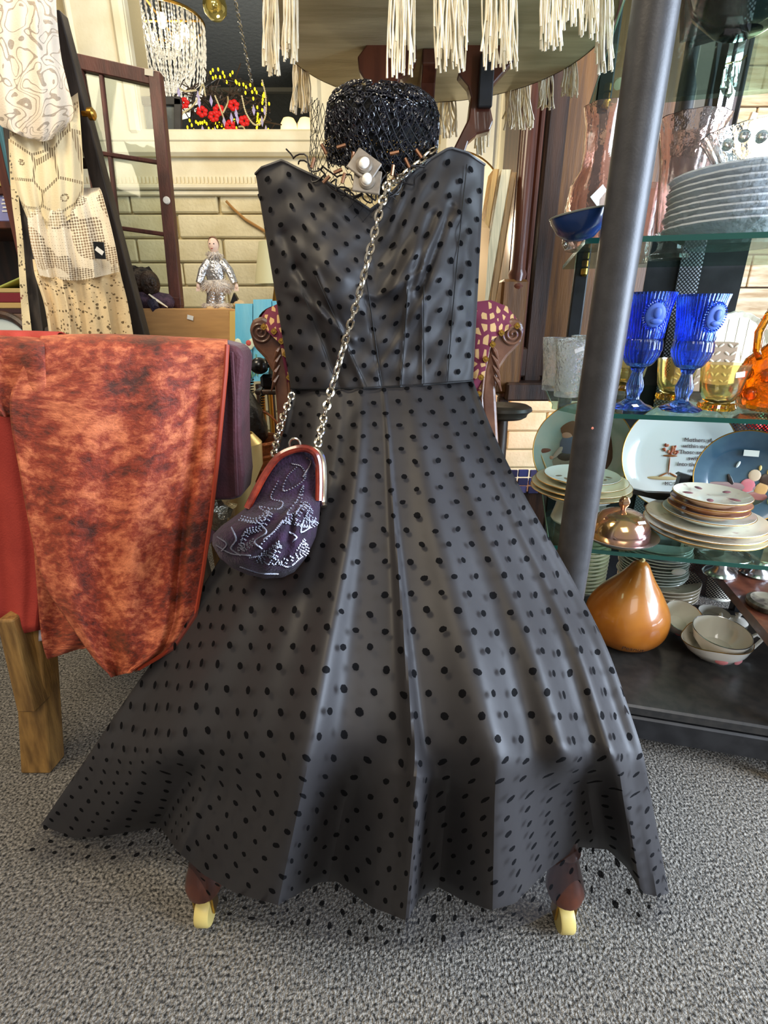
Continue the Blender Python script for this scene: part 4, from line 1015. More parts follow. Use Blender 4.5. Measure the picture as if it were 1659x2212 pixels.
for x in (428, 511):
    m_ = MB(); m_.ell(dp(x, 618, -.02), (sc_ * 4, sc_ * 3, sc_ * 6), 8, 6)
    for k in range(4): m_.tube([dp(x - 3 + 2 * k, 621, -.02), dp(x - 4 + 2.6 * k, 629, -.022)], [sc_ * 1.1, sc_ * .8], 4)
    m_.build('hand', M['skin'], dl)
MB().ell(dp(455, 666, -.01), (sc_ * 9, sc_ * 14, sc_ * 5), 10, 6).build('shoe', mat('tan_doll_shoe', (222, 190, 140), .5), dl); MB().ell(dp(482, 667, -.01), (sc_ * 9, sc_ * 14, sc_ * 4), 10, 6).build('shoe', bpy.data.materials['tan_doll_shoe'], dl)
# trinket by the doll
q = P(508, 664, 1.68)
q.z = zt
tr = thing('bird_trinket', 'small black and tan bird trinket beside silver doll', 'figurine', tuple(q))
MB().prism([P(497, 655, 1.68), P(505, 632, 1.68), P(512, 645, 1.68), P(514, 654, 1.68)], (0, .02, 0)).build('black_wing', M['plastic'], tr, False)
MB().ell(P(516, 657, 1.69), (.02, .015, .013), 10, 6).build('tan_base', mat('tan_feather', (196, 172, 130), .8, bump=1, bs=90), tr)
# bust with shawl
bs_ = thing('carved_bust', 'dark carved bust with curly hair and purple shawl on cardboard box', 'bust', (P(315, 668, 1.67).x, 1.67, zt))
hd2 = MB(); hd2.ell(P(308, 612, 1.67), (.042, .045, .042), 18, 12, fn=lambda q, p: q * (1 + .10 * math.sin(9 * p.x + 7 * p.z) * math.sin(8 * p.y + 3))); hd2.ell(P(324, 612, 1.645), (.028, .03, .036), 12, 10); hd2.ell(P(330, 611, 1.62), (.007, .009, .010), 8, 6)
hd2.tube([P(320, 630, 1.66), P(326, 650, 1.67)], [.02, .03], 8); hd2.build('head', mat('dark_carved_wood', (62, 44, 30), .5, bump=2, bs=90, c2=(36, 26, 20), ns=40), bs_)
MB().ell(P(302, 600, 1.68), (.046, .046, .032), 18, 10, fn=lambda q, p: q * (1 + .16 * math.sin(14 * p.x) * math.sin(13 * p.y + 2) + .1 * math.sin(17 * p.z))).build('curly_hair', mat('black_carved_hair', (40, 32, 26), .6, bump=2, bs=120), bs_)
MB().ell(P(320, 652, 1.67), (.075, .05, .036), 20, 10, fn=lambda q, p: Vector((q.x, q.y, max(q.z, -.024))) * (1 + .09 * math.sin(8 * p.x + 5 * p.y))).build('shawl', mat('purple_grey_wool', (96, 74, 88), .9, c2=(56, 44, 58), ns=50, bump=1, bs=200), bs_)
MB().tube([P(322, 636, 1.625), P(340, 650, 1.625), P(362, 664, 1.63)], [.006, .01, .004], 6, .4).build('cream_ribbon', M['fringe'], bs_)
MB().tube([P(330, 655, 1.62), P(336, 668, 1.6)], [.016, .012], 8).build('blue_glove', mat('dark_blue_sequin', (40, 38, 62), .3, bump=1, bs=300), bs_)
# wall cord
o = MB().tube([P(488, 434, 2.60), P(505, 452, 2.61), P(530, 474, 2.61), P(560, 492, 2.61), P(590, 510, 2.61)], .006, 6).build('wall_cord', mat('tan_cord', (168, 124, 68), .6), None)
tag(o, 'thin tan electric cord drooping across the cream block wall', 'cord')
# blue painted fence board
bl = thing('painted_board', 'sky blue plank board painted with flowers beside cardboard box', 'painting', tuple(P(560, 840, 1.50)))
M['blue'] = mat('sky_blue_paint', (104, 190, 218), .6, c2=(138, 206, 224), ns=5, bump=.3, bs=50, stretch=(4, 4, .7))
MB().quadbox(P(508, 656, 1.50), P(545, 656, 1.50), P(545, 830, 1.50), P(508, 832, 1.50), (0, .014, 0)).build('board', M['blue'], bl, False)
MB().quadbox(P(547, 647, 1.50), P(586, 646, 1.50), P(590, 822, 1.50), P(547, 824, 1.50), (0, .014, 0)).build('board', M['blue'], bl, False)
MB().quadbox(P(588, 650, 1.50), P(630, 650, 1.50), P(630, 820, 1.50), P(592, 822, 1.50), (0, .014, 0)).build('board', M['blue'], bl, False)
fl = MB(); cq = P(530, 748, 1.495)
for k in range(9):
    a = math.pi * (1.05 + .9 * k / 8); fl.ell(cq + Vector((.02 * math.cos(a), 0, .014 + .03 * math.sin(a) * .6)), (.009, .0015, .010), 8, 5)
fl.build('white_flower', mat('white_flower_paint', (228, 232, 200), .7), bl)
MB().ell(P(537, 741, 1.494), (.008, .002, .008), 8, 5).build('red_bud', mat('red_bud_paint', (206, 90, 80), .7), bl)
M['stem'] = mat('green_stem_paint', (120, 170, 130), .7)
for (a, b) in (((538, 762), (545, 815)), ((553, 765), (556, 812)), ((560, 780), (548, 812))): MB().tube([P(*a, 1.498), P(*b, 1.498)], .0018, 5).build('stem', M['stem'], bl)
ROTX = Matrix.Rotation(math.pi / 2, 4, 'X')
q = P(536, 817, 1.4975) - base_of(bl); txt('CO', 'lettering', .014, M['white'], bl, Matrix.Translation(q) @ ROTX)
q = P(532, 823, 1.4975) - base_of(bl); txt('2014', 'lettering', .011, M['white'], bl, Matrix.Translation(q) @ ROTX)
MB().tube([P(560, 830, 1.52), (P(560, 830, 1.52).x, 1.56, 0)], .012, 6).build('easel_leg', M['wood_dark'], bl); MB().tube([P(610, 825, 1.52), (P(610, 825, 1.52).x, 1.56, 0)], .012, 6).build('easel_leg', M['wood_dark'], bl)
# table lamp behind the gown
lm = thing('table_lamp', 'small table lamp with pale green shade by gown shoulder', 'lamp', (P(592, 640, 1.9).x, 1.9, .0))
lx = P(600, 640, 1.9).x
MB().lathe([(.075, 0), (.05, .13), (.048, .13), (.073, 0)], (lx, 1.9, P(600, 615, 1.9).z), 24, cap=False).build('lamp_shade', mat('pale_green_shade', (206, 204, 166), .8), lm)
MB().lathe([(.06, 0), (.06, .02), (.015, .05), (.012, .8), (.03, .86), (.012, .95), (.01, P(600, 600, 1.9).z)], (lx, 1.9, 0), 14).build('lamp_base', M['brass'], lm)
# telephone on a small stand
TS = .675
ph = thing('telephone', 'black dial telephone with coiled cord behind carved chair arm', 'telephone', tuple(P(592, 842, 1.30)))
q = P(596, 838, 1.30)
MB().box((q.x + .01, 1.31, q.z + .018), (.085, .08, .036), bevel=.008).build('body', M['plastic'], ph, False)
MB().lathe([(.012, 0), (.03, .0), (.024, .03), (.018, .045), (.012, .05)], (q.x + .012, 1.31, q.z + .036), 16).build('cradle', mat('smoky_grey_plastic', (96, 110, 100), .25), ph)
MB().ell(P(560, 790, 1.27), (.021, .022, .02), 18, 12, fn=lambda q, p: Vector((q.x * (1 + .12 * (p.z < -.3)), q.y, q.z))).build('earpiece', M['plastic'], ph)
MB().tube([P(566, 788, 1.28), P(590, 778, 1.30), P(620, 782, 1.33)], [.013, .012, .013], 10).build('handset_grip', M['plastic'], ph)
def coil(a, b, n, r, name):
    p, q = P(*a), P(*b); m_ = MB(); pts = []
    for k in range(n * 8 + 1):
        t = k / (n * 8); ang = k / 8 * 2 * math.pi; c = p + (q - p) * t; pts.append(c + Vector((r * math.cos(ang), r * math.sin(ang), 0)))
    m_.tube(pts, .0015, 4); m_.build(name, M['plastic'], ph)
MB().tube([P(545, 786, 1.27), P(541, 800, 1.26), P(543, 822, 1.25)], .002, 6).build('cord_lead', M['plastic'], ph)
coil((543, 820, 1.25), (541, 948, 1.20), 22, .0055, 'coiled_cord'); MB().tube([P(570, 835, 1.28), P(564, 845, 1.26), P(567, 850, 1.26)], .002, 5).build('cord_lead', M['plastic'], ph); coil((567, 848, 1.26), (561, 950, 1.20), 18, .0055, 'coiled_cord')
st = thing('telephone_stand', 'slim brass legged stand under black dial telephone', 'stand', (q.x + .01, 1.32, 0))
zq = P(596, 838, 1.30).z
MB().box((q.x + .01, 1.32, zq - .006), (.11, .12, .012), bevel=.003).build('top', M['wood_dark'], st, False)
for dx in (-.03, .05):
    for dy in (-.045, .045): MB().tube([(q.x + dx, 1.32 + dy, zq - .01), (q.x + dx * 1.2, 1.32 + dy, 0)], .006, 8).build('leg', M['brass'], st)
# basket with black bag, brass vase, crumpled foil
bkt = thing('wicker_basket', 'orange brown wicker basket holding black bag behind purse', 'basket', (P(555, 950, 1.2).x, 1.2, 0))
M['wick'] = mat('orange_wicker', (168, 98, 52), .6, c2=(120, 66, 34), ns=60, bump=.8, bs=120)
bc = P(548, 950, 1.2)
MB().lathe([(.048, 0), (.05, .01), (.062, bc.z - .03), (.07, bc.z), (.066, bc.z + .004), (.06, bc.z - .01), (.045, .02)], (bc.x, 1.2, 0), 24, cap=False).build('bowl', M['wick'], bkt)
for k in range(5): MB().tube([(bc.x + .068 * math.cos(a) * (1 - k * .03), 1.2 + .068 * math.sin(a) * (1 - k * .03), bc.z - k * .03) for a in [2 * math.pi * j / 24 for j in range(24)]], .005, 6, closed=True).build('weave_band', M['wick'], bkt)
MB().tube([(bc.x + .065 * math.cos(a), 1.22, bc.z + .07 * math.sin(a)) for a in [math.pi * j / 14 for j in range(15)]], .003, 6).build('handle', M['wick'], bkt)
bg_ = MB(); bg_.ell((bc.x - .012, 1.2, bc.z + .03), (.045, .045, .085), 20, 12, fn=lambda q, p: q * (1 + .08 * math.sin(9 * p.x + 6 * p.z) + .05 * math.sin(14 * p.z)))
tag(bg_.build('black_bag', mat('black_nylon', (16, 16, 18), .5, bump=1, bs=60), None, True, (bc.x, 1.2, bc.z - .05)), 'crumpled black nylon bag stuffed in orange wicker basket', 'bag')
vq = P(528, 985, 1.08)
o = MB().lathe([(.03, 0), (.035, .01), (.03, vq.z - .06), (.05, vq.z - .02), (.052, vq.z + .03), (.035, vq.z + .05), (.033, vq.z + .05), (.045, vq.z + .02), (.02, vq.z - .04)], (vq.x - .012, 1.08, 0), 24, cap=False).build('brass_vase', mat('pale_brass', (206, 182, 120), .35, metal=.5), None)
tag(o, 'tall pale brass vase between purple chair and black gown', 'vase')
fq = P(475, 1110, .90)
o = MB().ell(fq, (.03, .03, .04), 14, 10, fn=lambda q, p: q * (1 + .22 * math.sin(11 * p.x + 4 * p.z) * math.sin(9 * p.z + 2))).build('foil_parcel', mat('crumpled_foil', (190, 184, 164), .3, metal=.7, bump=1.5, bs=70), None, True, tuple(fq))
tag(o, 'crumpled silvery foil parcel wedged beside velvet throw', 'parcel')

# bookcase at the far left
bcs = thing('bookcase', 'dark red wooden bookcase behind lace ladder', 'bookcase', (-1.62, 2.0, 0))
BY = 1.85; bx0, bx1 = -1.95, P(64, 640, BY).x
for py, nm in ((412, 'shelf'), (486, 'shelf'), (700, 'shelf')):
    z = P(20, py, BY).z; MB().box(((bx0 + bx1) / 2, BY + .14, z), (bx1 - bx0, .28, .022), bevel=.003).build(nm, M['wood_red'], bcs, False)
MB().box(((bx0 + bx1) / 2, BY + .29, 1.0), (bx1 - bx0, .02, 2.0)).build('back_panel', M['wood_dark'], bcs, False)
MB().box((bx1 + .01, BY + .14, 1.0), (.025, .3, 2.0)).build('side_panel', M['wood_red'], bcs, False); MB().box((bx0, BY + .14, 1.0), (.025, .3, 2.0)).build('side_panel', M['wood_red'], bcs, False)
z1, z2, z3 = P(20, 412, BY).z + .011, P(20, 486, BY).z + .011, P(20, 700, BY).z + .011
bkgrp = 'books in the bookcase'
def book(name, c, d, colr, label, rot=None):
    r = thing(name, label, 'book', (c[0], c[1], c[2] - d[2] / 2), bkgrp)
    MB().box(c, d, rot, .002).build('cover', mat(name + '_cloth_%d%d%d' % colr, colr, .6), r, False)
    MB().box((c[0], c[1], c[2]), (d[0] * .86, d[1] * .98, d[2] * .985) if d[2] > d[0] else (d[0] * .98, d[1] * .98, d[2] * .8), rot).build('pages', M['white'], r, False)
x20 = P(12, 380, BY).x
book('upright_book', (x20 + .012, BY + .06, z1 + .1), (.018, .13, .2), (60, 104, 112), 'upright book with teal spine on upper bookcase shelf')
book('upright_book', (x20 - .012, BY + .06, z1 + .095), (.022, .13, .19), (176, 150, 84), 'upright book with mustard spine beside teal book')
book('upright_book', (x20 - .038, BY + .06, z1 + .1), (.022, .13, .2), (100, 60, 44), 'upright book with brown spine beside mustard book')
lv = thing('lavender_carton', 'lavender blue carton with white lettering on middle bookcase shelf', 'box', (P(8, 470, BY).x, BY + .06, z2))
MB().box((P(6, 470, BY).x, BY + .06, z2 + .062), (.07, .1, .124), bevel=.003).build('carton', mat('lavender_card', (138, 140, 190), .6), lv, False)
MB().prism([P(-4, 392, BY + .008), P(14, 392, BY + .008), P(7, 410, BY + .008)], (0, .001, 0)).build('white_collar', M['white'], lv, False)
for k in range(5): MB().box(P(10, 424 + 8 * k, BY + .008), (.012 + .004 * (k % 3), .001, .004)).build('printed_line', M['white'], lv, False)
zz = z3
for colr, hgt, lab in (((120, 96, 82), .022, 'flat grey brown book at foot of bookcase pile'), ((64, 40, 40), .016, 'flat dark maroon book in bookcase pile'), ((196, 164, 104), .018, 'flat buff book in bookcase pile'), ((124, 34, 44), .030, 'flat crimson book in bookcase pile'), ((196, 170, 112), .014, 'flat straw coloured book atop bookcase pile')):
    book('flat_book', (P(10, 640, BY).x - .02, BY + .1, zz + hgt / 2), (.19, .2, hgt), colr, lab); zz += hgt + .0005
gq = (P(22, 600, BY).x - .01, BY + .08, zz)
o = MB().box((gq[0], gq[1], zz + .022), (.12, .12, .006), Matrix.Rotation(R(-20), 3, 'Y'), .002).build('green_booklet', mat('lime_cover', (176, 184, 96), .6), None, False, gq); tag(o, 'lime green booklet tilted on top of flat book pile', 'booklet')
pq = P(-5, 745, 1.5)
pl = thing('rimmed_basin', 'pale enamel basin with dark rim behind lace ladder foot', 'basin', (pq.x, 1.5, 0))
rt = Matrix.Rotation(R(75), 3, 'X')
MB().lathe([(0, -.03), (.06, -.028), (.095, -.005), (.102, 0), (.09, .0), (.055, -.02), (0, -.022)], pq + Vector((0, 0, -.02)), 32, rt, cap=False).build('bowl', mat('pale_enamel', (214, 226, 224), .2), pl)
MB().tube([pq + Vector((0, 0, -.02)) + rt @ Vector((.104 * math.cos(a), .104 * math.sin(a), 0)) for a in [2 * math.pi * k / 40 for k in range(40)]], .012, 8, closed=True).build('rim', M['wood_dark'], pl)
MB().tube([(pq.x, 1.53, pq.z - .1), (pq.x, 1.55, .0)], [.02, .05], 8).build('stand', M['wood_dark'], pl)

# ================================================================== beyond the opening
cdl = thing('crystal_chandelier', 'crystal bead chandelier glowing beyond the cream framed opening', 'chandelier', tuple(P(352, 70, 3.7)))
cc = P(350, 45, 3.7); M['crystal'] = mat('crystal_bead', (250, 250, 246), .08, trans=.5, spec=1, emit=(255, 244, 220), es=.03); M['bulb'] = mat('lit_bulb', (255, 244, 220), .5, emit=(255, 236, 200), es=14)
RC = S(86, 60, 3.7); HB = S(165, 120, 3.7)
for rr, zz, nn in ((1.0, .0, 44), (.78, .03, 34), (.5, .06, 22)):
    for k in range(nn):
        a = 2 * math.pi * k / nn; m_ = MB(); n2 = 34; pts = []
        for j in range(n2 + 1):
            t = j / n2; r = RC * rr * math.cos(t * math.pi / 2 * .94) ** .8; z = -HB * rr * math.sin(t * math.pi / 2)
            pts.append(cc + Vector((r * math.cos(a), r * math.sin(a), z + zz)))
        m_.tube(pts, [.0062 if j % 2 else .0012 for j in range(n2 + 1)], 5)
        m_.build('bead_string', M['crystal'], cdl, False)
m_ = MB(); m_.tube([cc + Vector((RC * math.cos(a), RC * math.sin(a), 0)) for a in [2 * math.pi * k / 40 for k in range(40)]], .008, 6, closed=True); m_.tube([cc + Vector((-RC, 0, 0)), cc + Vector((RC, 0, 0))], .006, 6); m_.tube([cc + Vector((0, -RC, 0)), cc + Vector((0, RC, 0))], .006, 6); m_.tube([cc, (cc.x, cc.y, 2.77)], .005, 6)
m_.build('metal_ring', M['brass'], cdl)
for k in range(5):
    a = 2 * math.pi * k / 5; MB().ell(cc + Vector((RC * .55 * math.cos(a), RC * .55 * math.sin(a), -.05)), (.022, .022, .036), 12, 8).build('bulb', M['bulb'], cdl)
gb = P(464, 12, 3.3); ob = thing('glass_ornament', 'round gold glass ornament hanging beyond the cream opening', 'ornament', tuple(gb))
MB().lathe([(0, -.06), (.03, -.054), (.055, -.03), (.06, 0), (.055, .025), (.03, .05), (.012, .058), (.012, .07), (0, .07)], gb, 24).build('ball', mat('gold_glass', (206, 190, 110), .08, metal=.85), ob); MB().tube([gb + Vector((0, 0, .07)), (gb.x, gb.y, 2.77)], .003, 5).build('cord', M['black'], ob)
hc_ = thing('hanging_chain', 'long silver twisted chain dangling over fairy light garland', 'chain', tuple(P(525, 100, 3.2)))
a, b = P(500, -40, 3.2), P(547, 195, 3.2); m_ = MB()
for ph_ in (0, math.pi): m_.tube([a + (b - a) * (k / 90) + Vector((.006 * math.cos(k * .7 + ph_), .006 * math.sin(k * .7 + ph_), 0)) for k in range(91)], .0035, 5)
m_.tube([a, (a.x, a.y, 2.77)], .004, 5); m_.build('twist', M['silver'], hc_)
gl = thing('fairy_light_garland', 'tangled garland of yellow fairy lights red flowers and crystal drops', 'garland', tuple(P(480, 300, 3.0)))
def gp(x, y, d=0): return P(x, y, 3.0 + d)
m_ = MB()
for k in range(150):
    x, y = random.uniform(395, 575), random.uniform(165, 298)
    if (x - 480) ** 2 / 100 ** 2 + (y - 245) ** 2 / 85 ** 2 > 1: continue
    p = gp(x, y, random.uniform(-.05, .1)); m_.tube([p, p + Vector((random.uniform(-.06, .06), random.uniform(-.03, .03), random.uniform(-.05, .05))), p + Vector((random.uniform(-.09, .09), 0, random.uniform(-.06, .06)))], .003, 4)
o = m_.build('dark_twigs', mat('dark_twig', (66, 54, 46), .8), gl); o['kind'] = 'stuff'
m_ = MB()
m_.tube([gp(410, 300), gp(420, 200), gp(470, 165), gp(540, 180), gp(572, 240), gp(575, 300)], .008, 6); m_.box(gp(480, 318, .05), (.55, .2, .05)); m_.tube([gp(480, 320, .05), (gp(480, 320, .05).x, 3.05, 0)], .06, 8); m_.build('wire_frame', M['black'], gl)
M['yl'] = mat('yellow_fairy_light', (250, 226, 40), .3, emit=(255, 220, 30), es=1.2)
yb = MB().ell((0, 0, 0), (.0045, .0045, .0075), 8, 6).build('fairy_light', M['yl'], None); first = True
for k in range(72):
    if k < 24: x, y = 450 + k * 5.4 + random.uniform(-5, 5), 152 + k * 2.2 * (k > 10) * .7 + random.uniform(-8, 26)
    elif k < 48: x, y = 405 + (k - 24) * 4.6, 268 + random.uniform(-10, 14)
    else: x, y = random.uniform(545, 584), random.uniform(205, 298)
    ob_ = yb if first else yb.copy()
    if not first: col.objects.link(ob_)
    first = False; ob_.parent = gl; ob_.location = gp(x, y, random.uniform(-.08, .0)) - base_of(gl)
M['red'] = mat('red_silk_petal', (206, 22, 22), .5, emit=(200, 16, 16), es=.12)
for (x, y) in ((397, 223), (437, 242), (473, 238), (505, 228), (462, 252), (528, 262), (497, 272), (512, 290)):
    m_ = MB(); c = gp(x, y, -.09)
    for k in range(6):
        a = 2 * math.pi * k / 6 + x; m_.ell(c + Vector((.016 * math.cos(a), -.004, .014 * math.sin(a))), (.013, .006, .010), 8, 5)
    m_.build('red_flower', M['red'], gl)
M['drop'] = mat('violet_crystal', (222, 214, 240), .05, trans=.6, spec=1, emit=(210, 200, 240), es=.12)
for (x, y) in ((428, 208), (430, 222), (456, 218), (484, 262), (510, 245), (513, 258), (438, 282), (465, 285), (575, 282), (548, 238), (386, 200), (500, 255), (566, 262), (572, 240)):
    MB().octa(gp(x, y, -.1), .012, .7, 1.9).build('crystal_drop', M['drop'], gl, False)
M['bead'] = mat('cream_bead', (226, 216, 176), .3)
for pts in ([(392, 246), (415, 230), (428, 210), (438, 182), (444, 208)], [(464, 206), (478, 240), (485, 262)], [(482, 244), (492, 222), (492, 208)], [(522, 206), (532, 245), (552, 270), (572, 255), (574, 210), (566, 172)], [(388, 190), (400, 197), (425, 195)], [(478, 280), (482, 292)], [(498, 282), (496, 292)], [(515, 274), (526, 275), (534, 296)]):
    m_ = MB(); n2 = 14 * len(pts) + 1
    m_.tube([gp(*cr(pts, k / (n2 - 1)), -.1) for k in range(n2)], [.0048 if k % 2 else .0022 for k in range(n2)], 6)
    m_.build('bead_string', M['bead'], gl)
bf = thing('framed_picture', 'black picture frame standing behind the leaning sash', 'picture frame', tuple(P(345, 282, 2.62)))
for a, b in (((383, 212, 2.72), (383, 290, 2.72)), ((300, 217, 2.72), (390, 217, 2.72))): bar(a, b, 15, 'frame_bar', .02, bf, 'black')
MB().quadbox(P(300, 222, 2.735), P(378, 222, 2.735), P(378, 290, 2.735), P(300, 290, 2.735), (0, .004, 0)).build('picture', mat('dim_picture', (120, 128, 124), .2, c2=(70, 76, 76), ns=9), bf, False)
ct = P(640, 293, 4.6)
shf = thing('dark_counter', 'dark counter under glowing round lamps beyond the opening', 'counter', (ct.x, 4.7, 0)); MB().box((ct.x, 4.75, ct.z / 2), (1.1, .3, ct.z), bevel=.01).build('counter_body', M['black'], shf, False)
for x in (625, 661, 690):
    q = P(x, 290, 4.62); q.z = ct.z
    l_ = thing('globe_lamp', 'glowing cream globe lamp on dark counter ' + {625: 'beside the fairy light garland', 661: 'between two other globes', 690: 'beside the netted hat veil'}[x], 'lamp', tuple(q), 'globe lamps beyond the opening')
    MB().lathe([(.055, .012), (.064, .04), (.06, .08), (.04, .112), (0, .125)], q, 20, cap=False).build('globe', mat('glowing_globe', (250, 226, 170), .5, emit=(255, 220, 150), es=.9) if 'glowing_globe' not in bpy.data.materials else bpy.data.materials['glowing_globe'], l_); MB().lathe([(.03, 0), (.035, .012), (.055, .013)], q, 16).build('base', M['black'], l_)
# ================================================================== right side: pipe, glass shelf rack and its wares
o = thing('support_pipe', 'round charcoal steel support pipe standing before the glass shelves', 'pole', (.334, .80, 0))
MB().lathe([(.028, 0), (.028, 2.4)], (.334, .80, 0), 40).build('pipe', M['pole'], o)
MB().lathe([(.05, 0), (.05, .008), (.03, .012), (.028, .012)], (.334, .80, 0), 32).build('base_plate', M['black'], o)
for (x, y, c) in ((1283, 925, (216, 130, 110)), (1337, 612, (120, 118, 116)), (1263, 1112, (150, 150, 146))):
    d = ray(x, y); 
    q = P(x, y, .7745); MB().ell(q, (.0045, .001, .0028), 8, 5).build('paint_chip', mat('paint_chip_%d' % c[0], c, .6), o)
RA = R(-14); RO = Vector((.300, .885, 0)); RU = Vector((math.cos(RA), math.sin(RA), 0)); RV = Vector((-math.sin(RA), math.cos(RA), 0)); RM = Matrix.Rotation(RA, 3, 'Z')
def K(u, v, h): return RO + RU * u + RV * v + Vector((0, 0, h))
S0, S1, S2, S3, S4 = .125, .445, .70, .968, 1.275
rk = thing('glass_shelf_rack', 'black steel shelf rack with green edged glass shelves', 'shelf rack', tuple(K(.27, .2, 0)))
M['shelf'] = pane_mat('shelf_glass', (214, 232, 224)); M['gedge'] = mat('green_glass_edge', (26, 72, 62), .15, coat=.4)
SW_, SD = .62, .44
for h, u0, sw in ((S1, .02, .60), (S2, .0, .62), (S3, .015, .62), (S4, .03, .60)):
    g = MB(); cut = .055 if h == S2 else .0
    out = [K(u0 + cut, 0, h - .008), K(u0 + sw, 0, h - .008), K(u0 + sw, SD, h - .008), K(u0, SD, h - .008), K(u0, cut * 1.3 + .001, h - .008)]
    g.prism(out, (0, 0, .008)); sh = g.build('glass_shelf', M['shelf'], rk, False)
    e = MB(); e.quadbox(out[0] + RV * -.0015, out[1] + RV * -.0015, out[1] + RV * -.0015 + Vector((0, 0, .008)), out[0] + RV * -.0015 + Vector((0, 0, .008)), RV * .0012); e.build('polished_edge', M['gedge'], sh, False)
    e = MB(); a, b = out[3] - RU * .0015, out[4] - RU * .0015; e.quadbox(a, b, b + Vector((0, 0, .008)), a + Vector((0, 0, .008)), RU * .0012); e.build('polished_edge', mat('pale_green_edge', (120, 168, 150), .15) if 'pale_green_edge' not in bpy.data.materials else bpy.data.materials['pale_green_edge'], sh, False)
    for uu in (.06, .55):
        c = K(uu, SD - .03, h - .014); MB().lathe([(.004, -.012), (.008, -.008), (.008, .004), (.004, .006)], c, 10).build('shelf_peg', M['brass'], sh)
for uu, vv, wd in ((.055, SD - .01, .03), (.13, SD + .02, .03), (.56, SD - .01, .03)):
    MB().box(K(uu, vv, 1.0), (wd, .03, 2.0), RM, .003).build('upright', M['black'], rk, False)
MB().box(K(.30, SD, 2.0), (.6, .03, .03), RM).build('top_bar', M['black'], rk, False)
# black back panel and perforated strip
MB().box(K(.30, SD + .02, .72), (.20, .006, .90), RM).build('back_panel', M['black'], rk, False)
def perf_mat():
    m, nt, N, L, b = _nt('perforated_steel'); b.inputs['Roughness'].default_value = .4; b.inputs['Base Color'].default_value = rgb(24, 24, 26)
    tc = N.new('ShaderNodeUVMap'); v = N.new('ShaderNodeTexVoronoi'); v.inputs['Scale'].default_value = 170; v.inputs['Randomness'].default_value = 0; v.voronoi_dimensions = '2D'; L.new(tc.outputs[0], v.inputs['Vector'])
    L.new(mth(N, L, 'GREATER_THAN', v.outputs['Distance'], .34), b.inputs['Alpha']); return m
M['perf'] = perf_mat()
for (u0, u1) in ((.265, .315), (.405, .55)):
    a, b, c, d = K(u0, SD + .008, .14), K(u1, SD + .008, .14), K(u1, SD + .008, 1.15 if u1 < .4 else .66), K(u0, SD + .008, 1.15 if u1 < .4 else .66)
    m_ = MB(); hh = (d - a).length; m_.add([a, b, c, d], [(0, 1, 2, 3)], [(0, 0), ((u1 - u0) * .72, (u1 - u0) * .72), ((u1 - u0) * .72 - hh * .7, (u1 - u0) * .72 + hh * .7), (-hh * .7, hh * .7)]); m_.build('perforated_strip', M['perf'], rk, False, recalc=False)
MB().box(K(.29, SD + .014, .66), (.045, .002, 1.0), RM).build('pale_backing', mat('pale_backing', (214, 214, 220), .6), rk, False)
# base platform
pf = MB(); pf.box(K(.29, .20, S0 - .012), (.56, .46, .024), RM, .004); pf.build('platform', mat('black_laminate', (40, 40, 40), .32, c2=(52, 50, 48), ns=60), rk, False)
MB().box(K(.29, -.015, S0 - .055), (.52, .03, .055), RM, .004).build('front_rail', M['black'], rk, False)
for uu in (.03, .565):
    for vv in (-.01, .42): MB().box(K(uu, vv, .05), (.03, .03, .10), RM, .003).build('foot', M['black'], rk, False)
for (x, y) in ((1300, 290), (1331, 174)):
    q = P(x, y, K(.055, SD - .01, 0).y - .022)
    MB().lathe([(.0035, 0), (.0035, .014), (.010, .017), (.010, .021), (.0, .022)], q, 12, Matrix.Rotation(R(125), 3, 'X')).build('peg', mat('ivory_peg', (226, 212, 178), .4) if 'ivory_peg' not in bpy.data.materials else bpy.data.materials['ivory_peg'], rk)

# ---- ladle hanging in front of the upper shelf
lq = P(1252, 462, .87)
la_ = thing('enamel_ladle', 'dark blue enamel ladle hanging beside the charcoal pipe', 'ladle', tuple(lq))
M['enamel'] = mat('navy_enamel', (22, 44, 92), .25, c2=(30, 56, 106), ns=9, coat=.5)
rl = Matrix.Rotation(R(-9), 3, 'Y'); rad = S(62, 470, .87)
MB().lathe([(0, -rad * .86), (rad * .45, -rad * .80), (rad * .78, -rad * .52), (rad * .95, -rad * .18), (rad, .0), (rad * .97, .0), (rad * .9, -rad * .2), (rad * .7, -rad * .52), (rad * .4, -rad * .74), (0, -rad * .8)], lq, 36, rl, cap=False).build('bowl', M['enamel'], la_)
MB().tube([lq + rl @ Vector((rad * .99 * math.cos(a), rad * .99 * math.sin(a), 0)) for a in [2 * math.pi * k / 40 for k in range(40)]], .0014, 5, closed=True).build('worn_rim', mat('worn_enamel_rim', (120, 124, 116), .5), la_)
hp = [lq + rl @ Vector((rad * .97, 0, 0)), P(1322, 440, .87), P(1336, 330, .87), P(1362, 180, .87), P(1392, 20, .87), P(1410, -80, .87)]
MB().tube(hp, .0055, 8, .5).build('handle', M['enamel'], la_)
MB().tube([hp[-1], hp[-1] + Vector((-.01, 0, .02)), hp[-1] + Vector((-.025, 0, .012))], .0045, 6).build('hook', M['enamel'], la_)

def sticker(q, w_, h_, rot, parent): MB().box(q, (w_, .0008, h_), rot).build('price_sticker', M['white'], parent, False)
